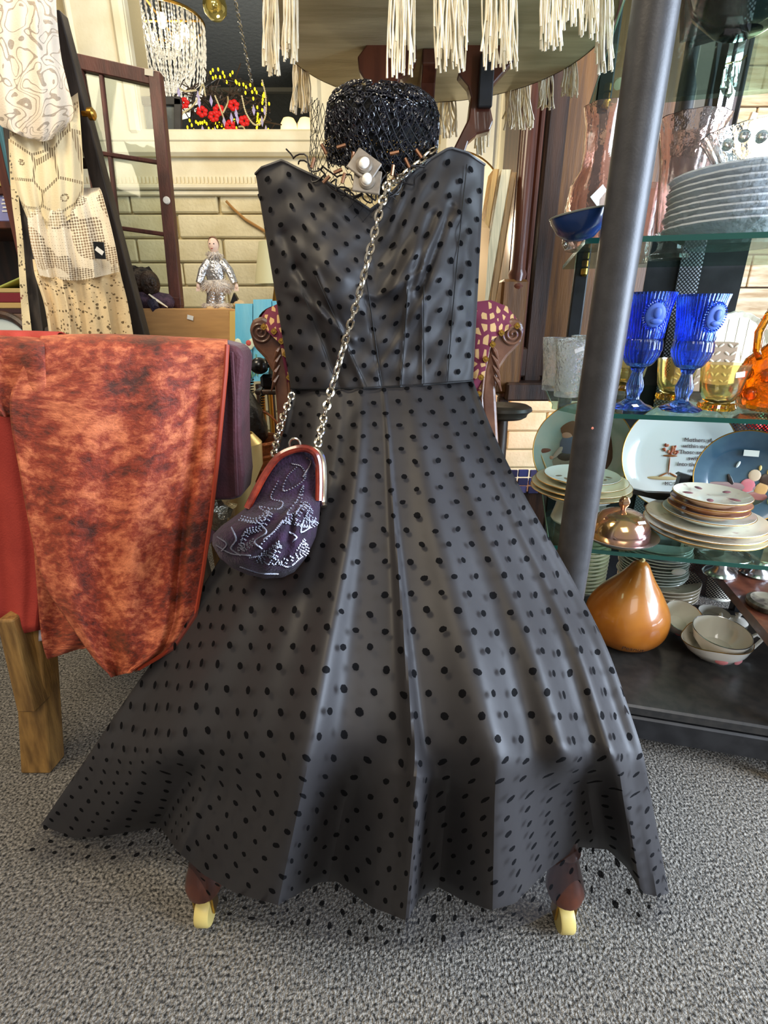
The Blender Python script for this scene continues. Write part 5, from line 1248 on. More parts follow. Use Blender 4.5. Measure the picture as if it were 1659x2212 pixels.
# ---- upper shelf: pink glass and stacked pressed glass
ORD = 'first second third fourth fifth sixth seventh eighth ninth tenth eleventh twelfth thirteenth fourteenth'.split()
M['pink'] = glass('pink_glass', (253, 226, 216), .04, .25, 50, tr=.95); M['clear'] = glass('clear_glass', (244, 248, 246), .04, .25, 50, tr=.95); M['icy'] = glass('icy_blue_glass', (236, 244, 250), .32, 1.6, 60, tr=.4)
def on(px, Y, h): 
    # floor point of a vertical through pixel column px at distance Y
    d = ray(px, 520); t = Y / d.y; return Vector((d.x * t, Y, h))
def flute(n, am): return lambda a, z, r: 1 + am * math.cos(n * a)
q = on(1272, 1.03, S3); jug = thing('pink_glass_jug', 'pink pressed glass jug half hidden behind blue ladle', 'jug', tuple(q))
MB().lathe([(.0, .003), (.040, .0), (.046, .01), (.048, .07), (.044, .10), (.030, .125), (.028, .15), (.030, .19), (.036, .215), (.034, .215), (.027, .19), (.025, .15), (.027, .127), (.040, .10), (.043, .07), (.041, .014), (0, .010)], q, 40, mod=lambda a, z, r: 1 + (.025 * math.cos(8 * a)), cap=False).build('body', M['pink'], jug)
MB().tube([q + Vector(p) for p in ((.034, -.01, .205), (.062, -.015, .20), (.072, -.015, .15), (.066, -.012, .10), (.046, -.01, .07))], [.007, .008, .008, .007, .006], 8).build('handle', M['pink'], jug)
MB().box(q + Vector((-.006, -.047, .075)), (.026, .001, .026), Matrix.Rotation(R(45), 3, 'Y')).build('paper_label', M['white'], jug, False)
q = on(1450, 1.18, S3); vs_ = thing('pink_glass_vase', 'tall flared pink glass vase next to icy glass plates', 'vase', tuple(q))
MB().lathe([(0, .003), (.036, .0), (.038, .008), (.025, .018), (.023, .03), (.034, .045), (.039, .10), (.045, .17), (.058, .228), (.066, .243), (.063, .243), (.054, .228), (.041, .17), (.035, .10), (.029, .05), (0, .04)], q, 48, mod=lambda a, z, r: 1 + .03 * math.cos(12 * a + 10 * z), cap=False).build('body', M['pink'], vs_)
q = on(1378, 1.26, S3); v2 = thing('pink_glass_tumbler', 'pink ribbed glass tumbler standing behind the support pipe', 'tumbler', tuple(q))
MB().lathe([(0, .004), (.026, 0), (.028, .01), (.034, .15), (.031, .15), (.025, .014), (0, .012)], q, 40, mod=flute(14, .03), cap=False).build('body', M['pink'], v2)
pq = on(1588, .99, S3); plate_prof = [(0, .004), (.055, .002), (.062, .0), (.066, .004), (.100, .014), (.106, .018), (.104, .020), (.098, .018), (.066, .008), (.055, .006), (0, .007)]
pp = MB(); pp.lathe([(r * 1.12, z * 1.6) for r, z in plate_prof], (0, 0, 0), 48, mod=lambda a, z, r: 1 + (.012 * math.cos(22 * a) if r > .08 else 0), cap=False)
gpl = None
for k in range(9):
    if gpl is None: gpl = pp.build('glass_plate', M['icy'], None); ob_ = gpl
    else: ob_ = gpl.copy(); col.objects.link(ob_)
    ob_.location = pq + Vector((.002 * math.sin(k * 2), .002 * math.cos(k * 3), k * .0095)); ob_.rotation_euler = (0, 0, k * .13)
    tag(ob_, ORD[k] + ' icy textured glass plate from bottom of upper shelf stack', 'plate', 'icy glass plates on the upper shelf')
q = pq + Vector((.012, 0, 9 * .0095 + .024)); bw_ = MB()
bw_.lathe([(0, 0), (.05, 0), (.056, .004), (.088, .05), (.094, .056), (.09, .057), (.083, .05), (.05, .008), (0, .006)], q, 56, mod=lambda a, z, r: 1 + (.02 * math.cos(18 * a) if z > .02 else 0), cap=False); ob_ = bw_.build('pressed_glass_bowl', M['clear'], None, True, tuple(q)); tag(ob_, 'clear pressed glass bowl crowning the icy plate stack', 'bowl')
fr_ = MB()
for k in range(9): a = R(200 + k * 17); fr_ = MB(); fr_.ell(q + Vector((.080 * math.cos(a), .080 * math.sin(a), .034 + .006 * (k % 2))), (.009, .009, .009), 12, 8); o2 = fr_.build('embossed_fruit', M['clear'], None); o2.parent = ob_; o2.location = (-q.x, -q.y, -q.z)
# ---- top glass shelf: black bowl
q = on(1600, 1.02, S4); q = Vector((P(1606, 40, 1.02).x, 1.02, S4)); o = MB().lathe([(0, 0), (.03, 0), (.04, .004), (.075, .035), (.092, .075), (.088, .075), (.07, .036), (.03, .008), (0, .008)], q, 48, cap=False).build('black_bowl', mat('black_glazed_ceramic', (14, 16, 16), .08, coat=.8), None, True, tuple(q)); tag(o, 'glossy black bowl on the top glass shelf', 'bowl')
# ---- bevelled mirror behind the rack
mr = thing('framed_mirror', 'mirror panel in black frame behind icy glass stack', 'mirror', tuple(P(1500, 330, 1.50)))
M['mirror'] = mat('mirror_silver', (226, 228, 224), .02, metal=1)
A, B, C_, D = P(1492, 78, 1.5), P(1640, 30, 1.44), P(1574, 338, 1.44), P(1446, 345, 1.5)
def ml(s, t): return (A + (B - A) * s) * (1 - t) + (D + (C_ - D) * s) * t
MB().quadbox(ml(0, 0), ml(.62, 0), ml(.62, 1), ml(0, 1), (0, .006, 0)).build('mirror_pane', M['mirror'], mr, False)
MB().quadbox(ml(.63, 0), ml(1, 0) + Vector((0, .03, 0)), ml(1, 1) + Vector((0, .03, 0)), ml(.63, 1), (0, .006, 0)).build('bevel_strip', M['mirror'], mr, False)
MB().quadbox(ml(.42, .0) - Vector((0, .003, 0)), ml(.60, 0) + Vector((0, -.012, 0)), ml(.60, 1) + Vector((0, -.012, 0)), ml(.42, 1) - Vector((0, .003, 0)), (0, .003, 0)).build('bevel_strip', M['mirror'], mr, False)
for (a, b) in ((A, B), (B, C_), (C_, D), (D, A)): MB().tube([a + Vector((0, .006, 0)), b + Vector((0, .006, 0))], .006, 4).build('frame_bar', M['black'], mr)
MB().quadbox(P(1480, -60, 1.48), P(1660, -60, 1.42), P(1634, 42, 1.42), P(1478, 84, 1.48), (0, .02, 0)).build('header_panel', M['black'], mr, False); MB().quadbox(P(1440, 340, 1.5), P(1574, 336, 1.44), P(1545, 460, 1.46), P(1430, 470, 1.5), (0, .02, 0)).build('footer_panel', M['black'], mr, False)
bq = D + Vector((.06, .05, 0)); MB().box((bq.x + .05, 1.56, D.z / 2), (.16, .03, D.z), bevel=.003).build('stand', M['black'], mr, False)
cp_ = thing('crystal_prisms', 'cluster of clear crystal prisms dangling before the black framed mirror', 'prisms', tuple(P(1585, 130, 1.40)))
for (x, y0, y1) in ((1574, 140, 190), (1584, 135, 180), (1566, 150, 205), (1592, 140, 195), (1578, 180, 214)):
    a, b = P(x, y0, 1.40), P(x - 4, y1, 1.40); mid = a + (b - a) * .7
    MB().tube([a, mid, b], [.003, .007, .0008], 6).build('prism', M['clear'], cp_, False)
MB().tube([P(1568, 138, 1.40), P(1600, 132, 1.42), P(1612, 120, 1.44)], .002, 5).build('hanging_wire', M['brass'], cp_)

# ---- middle shelf: tumblers, goblets, amber
M['crackle'] = glass('crackle_glass', (246, 248, 246), .08, 1.5, 120, tr=.86)
for k, (x, y, sc2) in enumerate(((1196, 842, .92), (1222, 856, 1.0), (1256, 838, .92))):
    q = PH(x, y, S2); hgt = S(118, 800, q.y) * sc2; r0, r1 = S(26, 800, q.y), S(36, 740, q.y)
    t_ = MB(); t_.lathe([(0, .004), (r0, .0), (r0 * 1.02, .006), (r0 * 1.06, hgt * .4), (r1, hgt), (r1 * .93, hgt), (r0 * .98, hgt * .4), (r0 * .93, .012), (0, .010)], q, 12, mod=lambda a, z, r: 1 + .015 * math.sin(5 * a + 40 * z), cap=False)
    o = t_.build('crackle_tumbler', M['crackle'], None, True, tuple(q)); tag(o, ('square crackle glass tumbler nearest dark cabinet with strip of price tape', 'crackle glass tumbler in front of the other two', 'crackle glass tumbler standing against the support pipe')[k], 'tumbler', 'crackle tumblers on the middle shelf')
    if k < 2: s_ = MB().box(q + Vector((.004, -r1 * .93, hgt * .84)), (.018, .0008, .008), Matrix.Rotation(R(-20), 3, 'Y')).build('price_sticker', M['white'], None, False); s_.parent = o; s_.location = (-q.x, -q.y, -q.z)
M['cobalt'] = glass('cobalt_glass', (104, 146, 255), .04, tr=.97); M['cobaltf'] = mat('frosted_cobalt_medallion', (84, 120, 216), .5, trans=.3)
def goblet(x, y, lab, rz, sticker_on):
    q = PH(x, y, S2); g = thing('cobalt_goblet', lab, 'goblet', tuple(q), 'cobalt goblets on the middle shelf'); k = S(238, 770, q.y) / .2
    def m1(a, z, r):
        zz = z / k
        if zz > .125: return 1 + .022 * math.cos(44 * a)
        if zz > .078: return 1 + .03 * math.cos(13 * a + zz * 420) * math.cos(13 * a - zz * 420)
        if .02 < zz < .072: return 1 + .06 * math.cos(8 * a)
        return 1
    pr = [(0, .003), (.034, .0), (.037, .003), (.034, .006), (.022, .010), (.012, .018), (.011, .026), (.014, .034), (.015, .044), (.011, .056), (.009, .066), (.012, .072), (.014, .076)]
    pr += [(.034 * math.sin(.55 + 1.45 * t / 10) ** .8 + .0, .078 + .046 * t / 10) for t in range(11)]
    pr += [(.0325, .126), (.033, .14), (.0355, .165), (.0395, .19), (.042, .2), (.039, .2), (.0365, .19), (.0325, .165), (.030, .14), (.0295, .124), (.028, .10), (.02, .084), (0, .08)]
    MB().lathe([(r * k, z * k) for r, z in pr], q, 132, mod=m1, cap=False).build('bowl_and_stem', M['cobalt'], g)
    c = q + Vector((math.sin(rz) * .037 * k, -math.cos(rz) * .037 * k, .163 * k)); rt = Matrix.Rotation(rz, 3, 'Z') @ Matrix.Rotation(R(8), 3, 'X')
    md_ = MB().ell(c, (.0165 * k, .004, .020 * k), 28, 10, rt).build('cameo_medallion', M['cobaltf'], g)
    MB().ell(c + rt @ Vector((.001, -.0045, .004)), (.007 * k, .003, .009 * k), 14, 8, rt).build('portrait_relief', M['cobaltf'], md_); MB().ell(c + rt @ Vector((.002, -.004, -.009)), (.010 * k, .0025, .005 * k), 12, 6, rt).build('portrait_relief', M['cobaltf'], md_)
    for j in range(36):
        a = 2 * math.pi * j / 36; MB().ell(c + rt @ Vector((.0195 * k * math.cos(a), .0, .023 * k * math.sin(a))), (.0026, .002, .0012), 6, 4, rt @ Matrix.Rotation(-a, 3, 'Y')).build('ray', M['cobalt'], md_)
    if sticker_on: sticker(q + Vector((-.008, -.03, .0095)), .012, .006, Matrix.Rotation(R(20), 3, 'Z') @ Matrix.Rotation(R(-60), 3, 'X'), g)
goblet(1363, 882, 'cobalt blue cameo goblet beside the support pipe with sticker on foot', R(-6), True); goblet(1468, 886, 'cobalt blue cameo goblet standing between amber tumblers', R(10), False)
M['amber'] = glass('pale_amber_glass', (250, 238, 182), .04, tr=.96); M['amberd'] = glass('deep_amber_glass', (250, 170, 40), .05, 1.0, 40, tr=.92)
def amber(x, y, lab, tag_on, k=1):
    q = PH(x, y, S2); g = thing('amber_tumbler', lab, 'tumbler', tuple(q), 'amber footed tumblers'); k = k * S(92, 830, q.y) / .078
    MB().lathe([(r * k, z * k) for r, z in ((0, .014), (.018, .012), (.024, .016), (.031, .03), (.034, .05), (.038, .078), (.0365, .078), (.032, .05), (.029, .032), (.02, .02), (0, .018))], q, 40, cap=False).build('cup', M['amber'], g)
    MB().lathe([(r * k, z * k) for r, z in ((0, .0), (.026, .0), (.029, .005), (.027, .011), (.018, .0125), (0, .0125))], q, 60, mod=lambda a, z, r: 1 + (.07 * math.cos(15 * a) if r > .02 else 0), cap=False).build('beaded_foot', glass('amber_foot', (226, 172, 50), .05) if 'amber_foot' not in bpy.data.materials else bpy.data.materials['amber_foot'], g)
    if tag_on: sticker(q + Vector((.004, -.036 * k, .063 * k)), .015, .009, Matrix.Rotation(R(-8), 3, 'Y'), g)
amber(1352, 842, 'pale amber footed tumbler glimpsed behind first cobalt goblet', False, .85); amber(1450, 862, 'pale amber footed tumbler between the two cobalt goblets', False, .92); amber(1546, 884, 'pale amber footed tumbler with price sticker beside amber pitcher', True, 1.05)
q = PH(1640, 886, S2) + Vector((.03, .01, 0)); pit = thing('amber_pitcher', 'deep amber coin pattern pitcher with looped handle', 'pitcher', tuple(q)); pk = 1.0
MB().lathe([(0, .004), (.05, 0), (.056, .004), (.064, .03), (.066, .055), (.058, .085), (.036, .108), (.020, .122), (.019, .14), (.022, .175), (.019, .175), (.016, .14), (.017, .123), (.033, .105), (.054, .083), (.061, .055), (.058, .03), (.05, .01), (0, .010)], q, 56, mod=lambda a, z, r: 1 + (.02 * math.cos(9 * a) * math.cos(130 * z) if r > .03 else 0), cap=False).build('body', M['amberd'], pit)
MB().tube([q + Vector(p) for p in ((-.018, -.004, .150), (-.034, -.006, .166), (-.055, -.01, .158), (-.066, -.012, .13), (-.062, -.012, .10), (-.052, -.01, .088))], [.006, .007, .007, .007, .006, .006], 10).build('handle', M['amberd'], pit)
for k in range(12):
    a = R(180 + 36 * (k % 6) - (18 if k >= 6 else 0)); z = .062 if k < 6 else .03; MB().ell(q + Vector((.062 * math.cos(a), .062 * math.sin(a), z)), (.012, .012, .012), 14, 8).build('coin_boss', M['amberd'], pit)
qq = P(1598, 738, 1.16); tr_ = thing('quilted_tray', 'cream scallop edged quilted tray standing behind amber pitcher', 'tray', (qq.x, 1.18, S2))
trc = P(1598, 676, 1.17); rt = Matrix.Rotation(R(82), 3, 'X'); trr = S(84, 676, 1.17)
MB().lathe([(0, 0), (trr * .9, .0), (trr, .006), (trr * .97, .010), (trr * .88, .004), (0, .004)], (trc.x, 1.17, S2 + trr * .98), 60, rt, mod=lambda a, z, r: 1 + (.015 * math.cos(26 * a) if r > trr * .8 else 0), cap=False).build('disc', mat('cream_quilted', (222, 212, 190), .7, bump=1, bs=26), tr_)
for k in range(-3, 4):
    MB().tube([(trc.x + k * .022, 1.162, S2 + trr * .98 - (trr * trr * .72 - (k * .022) ** 2) ** .5), (trc.x + k * .022, 1.166, S2 + trr * .98 + (trr * trr * .72 - (k * .022) ** 2) ** .5)], .0008, 4).build('quilt_seam', mat('seam_thread', (178, 164, 136), .8) if 'seam_thread' not in bpy.data.materials else bpy.data.materials['seam_thread'], tr_)
lbx = thing('leaf_print_box', 'taupe gift box printed with pale leaf sprigs behind goblet', 'box', (P(1530, 850, 1.13).x, 1.15, S2))
bxc = P(1535, 800, 1.12)
MB().box((bxc.x, 1.16, S2 + .052), (.115, .05, .104), RM, .002).build('carton', mat('taupe_card', (178, 150, 124), .7), lbx, False)
M['leafp'] = mat('pale_leaf_print', (222, 204, 180), .7)
for k in range(4):
    for j in range(6):
        c = Vector((bxc.x, 1.16, S2 + .014 + j * .016)) + RU * (-.046 + k * .030 + .004 * (j % 2)) - RV * .0255
        sp_ = MB()
        for s_ in (-1, 1): sp_ = MB(); sp_.ell(c + RU * s_ * .006 + Vector((0, 0, .004)), (.0065, .0008, .0026), 8, 4, RM @ Matrix.Rotation(R(35 * -s_), 3, 'Y')); sp_.build('leaf', M['leafp'], lbx)
pk_ = thing('plastic_packet', 'clear plastic packet with white printed card behind goblet', 'packet', (P(1545, 700, 1.24).x, 1.24, S2))
for k, (a, b, c, d, cc_) in enumerate((((1520, 700), (1560, 545), (1585, 560), (1545, 700), (232, 232, 236)), ((1500, 640), (1515, 560), (1540, 548), (1520, 640), (176, 100, 56)), ((1556, 545), (1590, 500), (1590, 600), (1556, 650), (170, 176, 200)))):
    MB().quadbox(P(*a, 1.25 + .004 * k), P(*b, 1.25 + .004 * k), P(*c, 1.25 + .004 * k), P(*d, 1.25 + .004 * k), (0, .002, 0)).build('card', mat('packet_card_%d' % k, cc_, .3), pk_, False)
MB().box((P(1545, 700, 1.26).x, 1.262, S2 + .03), (.06, .004, .06)).build('lower_card', M['white'], pk_, False)

# ---- lower shelf: standing plates
def stand_plate(px, py, rpx, Y, tilt, name, face, label, rz=0, rim=None):
    """decorative plate leaning on edge; c is its centre"""
    r = S(rpx, py, Y); c = P(px, py, Y); c.z = max(c.z, S1 + r * math.cos(R(tilt)) + .003)
    g = thing(name, label, 'plate', (c.x, c.y, S1), 'collector plates standing on the lower shelf')
    rt = Matrix.Rotation(R(rz), 3, 'Z') @ Matrix.Rotation(R(90 - tilt), 3, 'X')
    MB().lathe([(0, 0), (r * .62, .0), (r * .70, .004), (r * .97, .012), (r, .013), (r, .010), (r * .7, -.001), (r * .6, -.004), (0, -.004)], c, 64, rt, cap=False).build('dish', face, g)
    MB().tube([c + rt @ Vector((r * math.cos(a), r * math.sin(a), .012)) for a in [2 * math.pi * k / 64 for k in range(64)]], .0013, 5, closed=True).build('gold_edge', rim or M['goldrim'], g)
    def at(u, v, lift=.0012):     # point on the face, u right v up in radii
        rr = math.hypot(u, v); z = 0 if rr < .62 else (rr - .62) / .38 * .013
        return c + rt @ Vector((u * r, v * r, z + lift))
    return g, at, rt, r
def paint(g, at, rt, r, u, v, su, sv, colr, name, rot=0, key=None):
    key = key or 'paint_%d_%d_%d' % colr; m_ = bpy.data.materials.get(key) or mat(key, colr, .3)
    n_ = rt @ Matrix.Rotation(R(rot), 3, 'Z'); MB().ell(at(u, v), (su * r, sv * r, .0011), 14, 6, n_).build(name, m_, g)
M['pl_boy'] = mat('seafoam_plate_glaze', (150, 176, 164), .12, c2=(188, 190, 168), ns=9, coat=.5); M['pl_white'] = mat('white_plate_glaze', (226, 226, 222), .12, coat=.5); M['pl_night'] = mat('dusk_blue_plate_glaze', (52, 78, 98), .12, c2=(84, 110, 124), ns=9, coat=.5)
g, at, rt, r = stand_plate(1256, 972, 101, 1.16, 12, 'collector_plate', M['pl_boy'], 'collector plate with kneeling boy on seafoam ground behind support pipe', -14)
for a in ((.0, -.42, .62, .40, (176, 172, 152), 'painted_ground', 0), (.0, .30, .17, .19, (132, 92, 62), 'painted_hair', 0), (-.02, .17, .11, .10, (214, 168, 138), 'painted_face', 0), (.02, -.06, .17, .22, (112, 122, 142), 'painted_vest', 8), (-.16, -.20, .05, .18, (206, 196, 180), 'painted_sleeve', -35), (.18, -.16, .05, .2, (206, 196, 180), 'painted_sleeve', 10), (.02, -.32, .20, .11, (84, 74, 62), 'painted_trousers', 0),
          (-.30, -.34, .05, .04, (214, 168, 138), 'painted_hand', 0), (-.48, -.20, .16, .05, (130, 84, 66), 'painted_toy', 10), (-.40, -.55, .02, .34, (200, 176, 120), 'painted_track', 25), (.0, -.62, .02, .3, (150, 144, 126), 'painted_track', 30), (.50, .0, .12, .5, (104, 70, 54), 'painted_curtain', 8)):
    if 'ground' not in a[5] and 'curtain' not in a[5]: a = (a[0] - .30, a[1] + .14) + a[2:]
    paint(g, at, rt, r, *a[:4], a[4], a[5], a[6])
MB().box(at(-.30, -.52, .004), (.028, .014, .001), rt).build('price_sticker', M['white'], g, False)
g, at, rt, r = stand_plate(1462, 985, 116, 1.06, 14, 'verse_plate', M['pl_white'], 'white plate printed with brown verse about mothers and gold edge', -8)
M['ink'] = mat('brown_ink', (74, 46, 44), .5)
for k, s_ in enumerate(('Mothers plant', 'within our hearts', 'Those seeds that', 'swiftly grow', 'Into the sweetest', 'memories', 'That we will', 'ever know')):
    q = at(.40 + (.06 if k % 2 else 0), .30 - k * .112, .0016); txt(s_, 'verse_line', r * .108, M['ink'], g, Matrix.Translation(q - base_of(g)) @ rt.to_4x4())
q = at(.02, -.52, .0016); txt('MC.78138', 'maker_line', r * .09, M['ink'], g, Matrix.Translation(q - base_of(g)) @ rt.to_4x4())
for a in ((-.12, .0, .13, .02, (150, 88, 44), 'printed_table_top', 0), (-.12, -.18, .014, .18, (160, 96, 48), 'printed_table_post', 0), (-.22, -.36, .10, .016, (160, 96, 48), 'printed_table_foot', 28), (-.02, -.36, .10, .016, (160, 96, 48), 'printed_table_foot', -28), (-.20, -.42, .30, .035, (212, 186, 140), 'printed_floor', 0)): paint(g, at, rt, r, *a[:4], a[4], a[5], a[6])
for k in range(16): paint(g, at, rt, r, -.12 + random.uniform(-.14, .14), .12 + random.uniform(-.08, .08), .035, .025, ((176, 92, 60), (150, 70, 48), (196, 120, 84))[k % 3], 'printed_blossom', k * 40)
g, at, rt, r = stand_plate(1606, 1030, 98, .96, 16, 'night_plate', M['pl_night'], 'dark blue plate with two seated painted figures and price sticker', -20)
for a in ((0, -.62, .62, .24, (44, 54, 40), 'painted_hill', 0), (-.30, -.42, .36, .14, (112, 112, 96), 'painted_rocks', 8), (-.2, -.22, .5, .08, (150, 122, 122), 'painted_dusk', 0), (.20, .05, .12, .13, (216, 190, 160), 'painted_head', 0), (.42, -.02, .12, .13, (72, 52, 40), 'painted_head', 0), (.10, -.18, .14, .15, (206, 116, 124), 'painted_coat', -15), (.36, -.24, .12, .16, (206, 160, 100), 'painted_coat', -15), (.30, -.40, .2, .10, (150, 96, 88), 'painted_blanket', 0),
          (-.22, -.14, .05, .2, (34, 26, 24), 'painted_sleigh', 25), (-.05, -.42, .28, .06, (34, 26, 24), 'painted_sleigh', -25), (.28, .22, .03, .06, (230, 200, 120), 'painted_crown', 0), (.44, .15, .03, .06, (230, 200, 120), 'painted_crown', 0), (.62, -.46, .14, .12, (128, 142, 96), 'painted_leaves', 30), (-.14, .26, .03, .08, (214, 224, 226), 'painted_star', -20)): paint(g, at, rt, r, *a[:4], a[4], a[5], a[6])
MB().box(at(.06, .52, .004), (.026, .012, .001), rt).build('price_sticker', M['white'], g, False)
# plate stands
def easel(px, py, Y, lab, m='plastic', k=1):
    q = P(px, py, Y); q.z = S1; s_ = thing('plate_stand', lab, 'plate stand', tuple(q))
    for sg in (-1, 1):
        MB().tube([q + RU * sg * .03 * k - RV * .045 + Vector((0, 0, .03)), q + RU * sg * .03 * k - RV * .05 + Vector((0, 0, .006)), q + RU * sg * .03 * k + RV * .03 + Vector((0, 0, .008)), q + RU * sg * .012 * k + RV * .05 + Vector((0, 0, .12 * k))], .005 if m == 'plastic' else .002, 7).build('wire', M[m] if m in M else m, s_)
    MB().tube([q + RU * -.03 * k + RV * .03 + Vector((0, 0, .008)), q + RU * .03 * k + RV * .03 + Vector((0, 0, .008))], .003, 6).build('cross_wire', M[m], s_)
easel(1256, 1055, 1.14, 'clear wire stand holding seafoam collector plate', 'clear'); easel(1440, 1075, 1.04, 'black stand holding the white verse plate', 'plastic')
q = P(1480, 1070, .99); q.z = S1
sd = thing('boot_plate_stand', 'black boot shaped plate stand between verse plate and blue plate', 'plate stand', tuple(q))
MB().prism([P(x, y, .98) for x, y in ((1360, 1054), (1400, 1064), (1455, 1066), (1462, 1058), (1470, 1030), (1465, 1026), (1472, 1022), (1500, 1030), (1524, 1032), (1522, 1046), (1496, 1048), (1490, 1066), (1506, 1076), (1500, 1084), (1420, 1080), (1362, 1066))], (0, .012, 0)).build('black_profile', M['plastic'], sd, False)
# stacks of plates
M['cream_plate'] = mat('cream_stoneware', (222, 214, 180), .2, coat=.4); M['mint_plate'] = mat('mint_white_china', (214, 224, 214), .15, coat=.5); M['floral'] = mat('floral_china', (230, 220, 200), .15, coat=.5, c2=(196, 168, 156), ns=46, lo=.62, hi=.72); M['rosy'] = mat('rose_rim_china', (214, 180, 140), .2, c2=(178, 120, 92), ns=30, coat=.4)
def plate_mesh(r, deep=1.0):
    return MB().lathe([(0, .004), (r * .55, .002), (r * .58, .0), (r * .62, .003), (r * .95, .013 * deep), (r, .016 * deep), (r * .99, .018 * deep), (r * .93, .016 * deep), (r * .62, .006), (0, .007)], (0, 0, 0), 48, cap=False)
def stack(px, py, h, rs, mats, labs, group, step=.0085, names=None):
    q = PH(px, py, h); z = h
    for k, (r, m_, lab) in enumerate(zip(rs, mats, labs)):
        o = plate_mesh(r).build(names or 'dinner_plate', M[m_], None, True); o.location = (q.x + .003 * math.sin(k * 2.1), q.y + .003 * math.cos(k * 1.7), z); tag(o, lab, 'plate', group); z += step
        e = MB().tube([(r * math.cos(a), r * math.sin(a), .0165) for a in [2 * math.pi * j / 48 for j in range(48)]], .0009, 4, closed=True).build('rim_line', M['goldrim'], None); e.parent = o
    return Vector((q.x, q.y, z))
pr_ = S(108, 1075, 1.0)
ped = PH(1250, 1130, S1) + Vector((0, .02, 0)); cs_ = thing('white_cake_stand', 'white pedestal cake stand under the cream plates by the pipe', 'cake stand', tuple(ped))
MB().lathe([(.05, 0), (.052, .004), (.045, .03), (.042, .052), (.07, .056), (.07, .06), (0, .06)], ped, 32).build('pedestal', M['mint_plate'], cs_)
z = S1 + .06
for k, (r, m_, lab) in enumerate(((.101, 'cream_plate', 'lowest cream plate on white cake stand'), (.100, 'cream_plate', 'second cream plate up on white cake stand'), (.092, 'cream_plate', 'third cream plate up on white cake stand'), (.076, 'mint_plate', 'mint white plate with sprigs topping the cake stand stack'))):
    o = plate_mesh(r, .8).build('cream_plate', M[m_], None, True); o.location = (ped.x, ped.y, z); tag(o, lab, 'plate', 'plates on the cake stand'); z += .0095
    e = MB().tube([(r * math.cos(a), r * math.sin(a), .0135) for a in [2 * math.pi * j / 48 for j in range(48)]], .0008, 4, closed=True).build('rim_line', M['goldrim'], None); e.parent = o
for k in range(7):
    a = R(190 + k * 24); s_ = MB().ell((.052 * math.cos(a), .052 * math.sin(a), .0135), (.008, .004, .0012), 8, 4, Matrix.Rotation(a + k, 3, 'Z')).build('painted_sprig', bpy.data.materials.get('paint_sprig') or mat('paint_sprig', (104, 98, 78), .4), None); s_.parent = o
tp_ = stack(1512, 1168, S1, (.078, .105, .105, .104, .078, .068, .067, .066), ('floral', 'cream_plate', 'floral', 'floral', 'mint_plate', 'rosy', 'rosy', 'floral'),
      ('floral bowl plate at base of right lower shelf stack', 'gold edged cream platter above floral base plate', 'large floral plate lower in right shelf stack', 'large floral plate higher in right shelf stack', 'lilac edged saucer above large floral plates', 'rose rimmed small plate lower of the pair', 'rose rimmed small plate upper of the pair', 'small rose sprig plate topping right shelf stack'), 'plates stacked on the lower shelf', .0115)
for k in range(5):
    a = R(72 * k + 20); s_ = MB().ell(tp_ + Vector((.04 * math.cos(a), .04 * math.sin(a), .004)), (.010, .006, .0015), 8, 4, Matrix.Rotation(a, 3, 'Z')).build('painted_rose', bpy.data.materials.get('paint_rose') or mat('paint_rose', (132, 84, 88), .4), None)
    top_pl = [o_ for o_ in bpy.data.objects if o_.get('label') == 'small rose sprig plate topping right shelf stack'][0]; s_.parent = top_pl; s_.location = -Vector(top_pl.location)
# butter dish
q = PH(1334, 1168, S1); bdh = thing('butter_dish', 'iridescent gold domed butter dish on saucer', 'butter dish', tuple(q)); r = S(64, 1130, q.y)
M['irid'] = mat('iridescent_gold_lustre', (206, 168, 110), .12, metal=.9, c2=(196, 150, 150), ns=14)
MB().lathe([(0, .006), (r * .7, .002), (r * .8, .0), (r * 1.22, .014), (r * 1.25, .017), (r * 1.2, .017), (r * .8, .006), (0, .009)], q, 56, cap=False).build('saucer', mat('silver_lustre', (206, 200, 190), .2, metal=.8), bdh)
dm = MB().lathe([(r * .95, .010), (r * .98, .014), (r * .95, .030), (r * .86, .044), (r * .62, .058), (r * .35, .064), (0, .066)], q, 56, mod=lambda a, z, rr: 1 + .006 * math.cos(24 * a), cap=False).build('dome_lid', M['irid'], bdh)
MB().lathe([(.004, .064), (.005, .070), (.009, .076), (.010, .084), (.006, .091), (0, .093)], q, 20, mod=lambda a, z, rr: 1 + .1 * math.cos(6 * a)).build('knob', M['irid'], dm)
sticker(q + Vector((.018, -r * .72, .0545)), .016, .006, Matrix.Rotation(R(15), 3, 'Z') @ Matrix.Rotation(R(-50), 3, 'X'), bdh)

# ---- platform: stacks, gourd, cups
q = PH(1262, 1290, S0) + Vector((0, .03, 0))
bwl = MB().lathe([(0, .004), (.026, 0), (.03, .004), (.056, .022), (.06, .028), (.057, .028), (.03, .010), (0, .009)], (0, 0, 0), 40, cap=False)
b0 = None
for k in range(14):
    if b0 is None: b0 = bwl.build('soup_bowl', mat('cream_bowl_glaze', (206, 198, 168), .2, coat=.4), None); o = b0
    else: o = b0.copy(); col.objects.link(o)
    o.location = (q.x, q.y, S0 + k * .0115); tag(o, ORD[k] + ' cream soup bowl from bottom of stack behind support pipe', 'bowl', 'cream bowls stacked behind the pipe')
sq = PH(1425, 1300, S0) + Vector((0, .05, 0))
pA = plate_mesh(.105); pB = plate_mesh(.088); a0 = b1 = None; z = S0
for k in range(5):
    if a0 is None: a0 = pA.build('rose_plate', M['floral'], None); o = a0
    else: o = a0.copy(); col.objects.link(o)
    o.location = (sq.x + .012, sq.y, z); z += .010; tag(o, ORD[k] + ' wide rose sprig plate from bottom of platform stack', 'plate', 'wide plates in the platform stack')
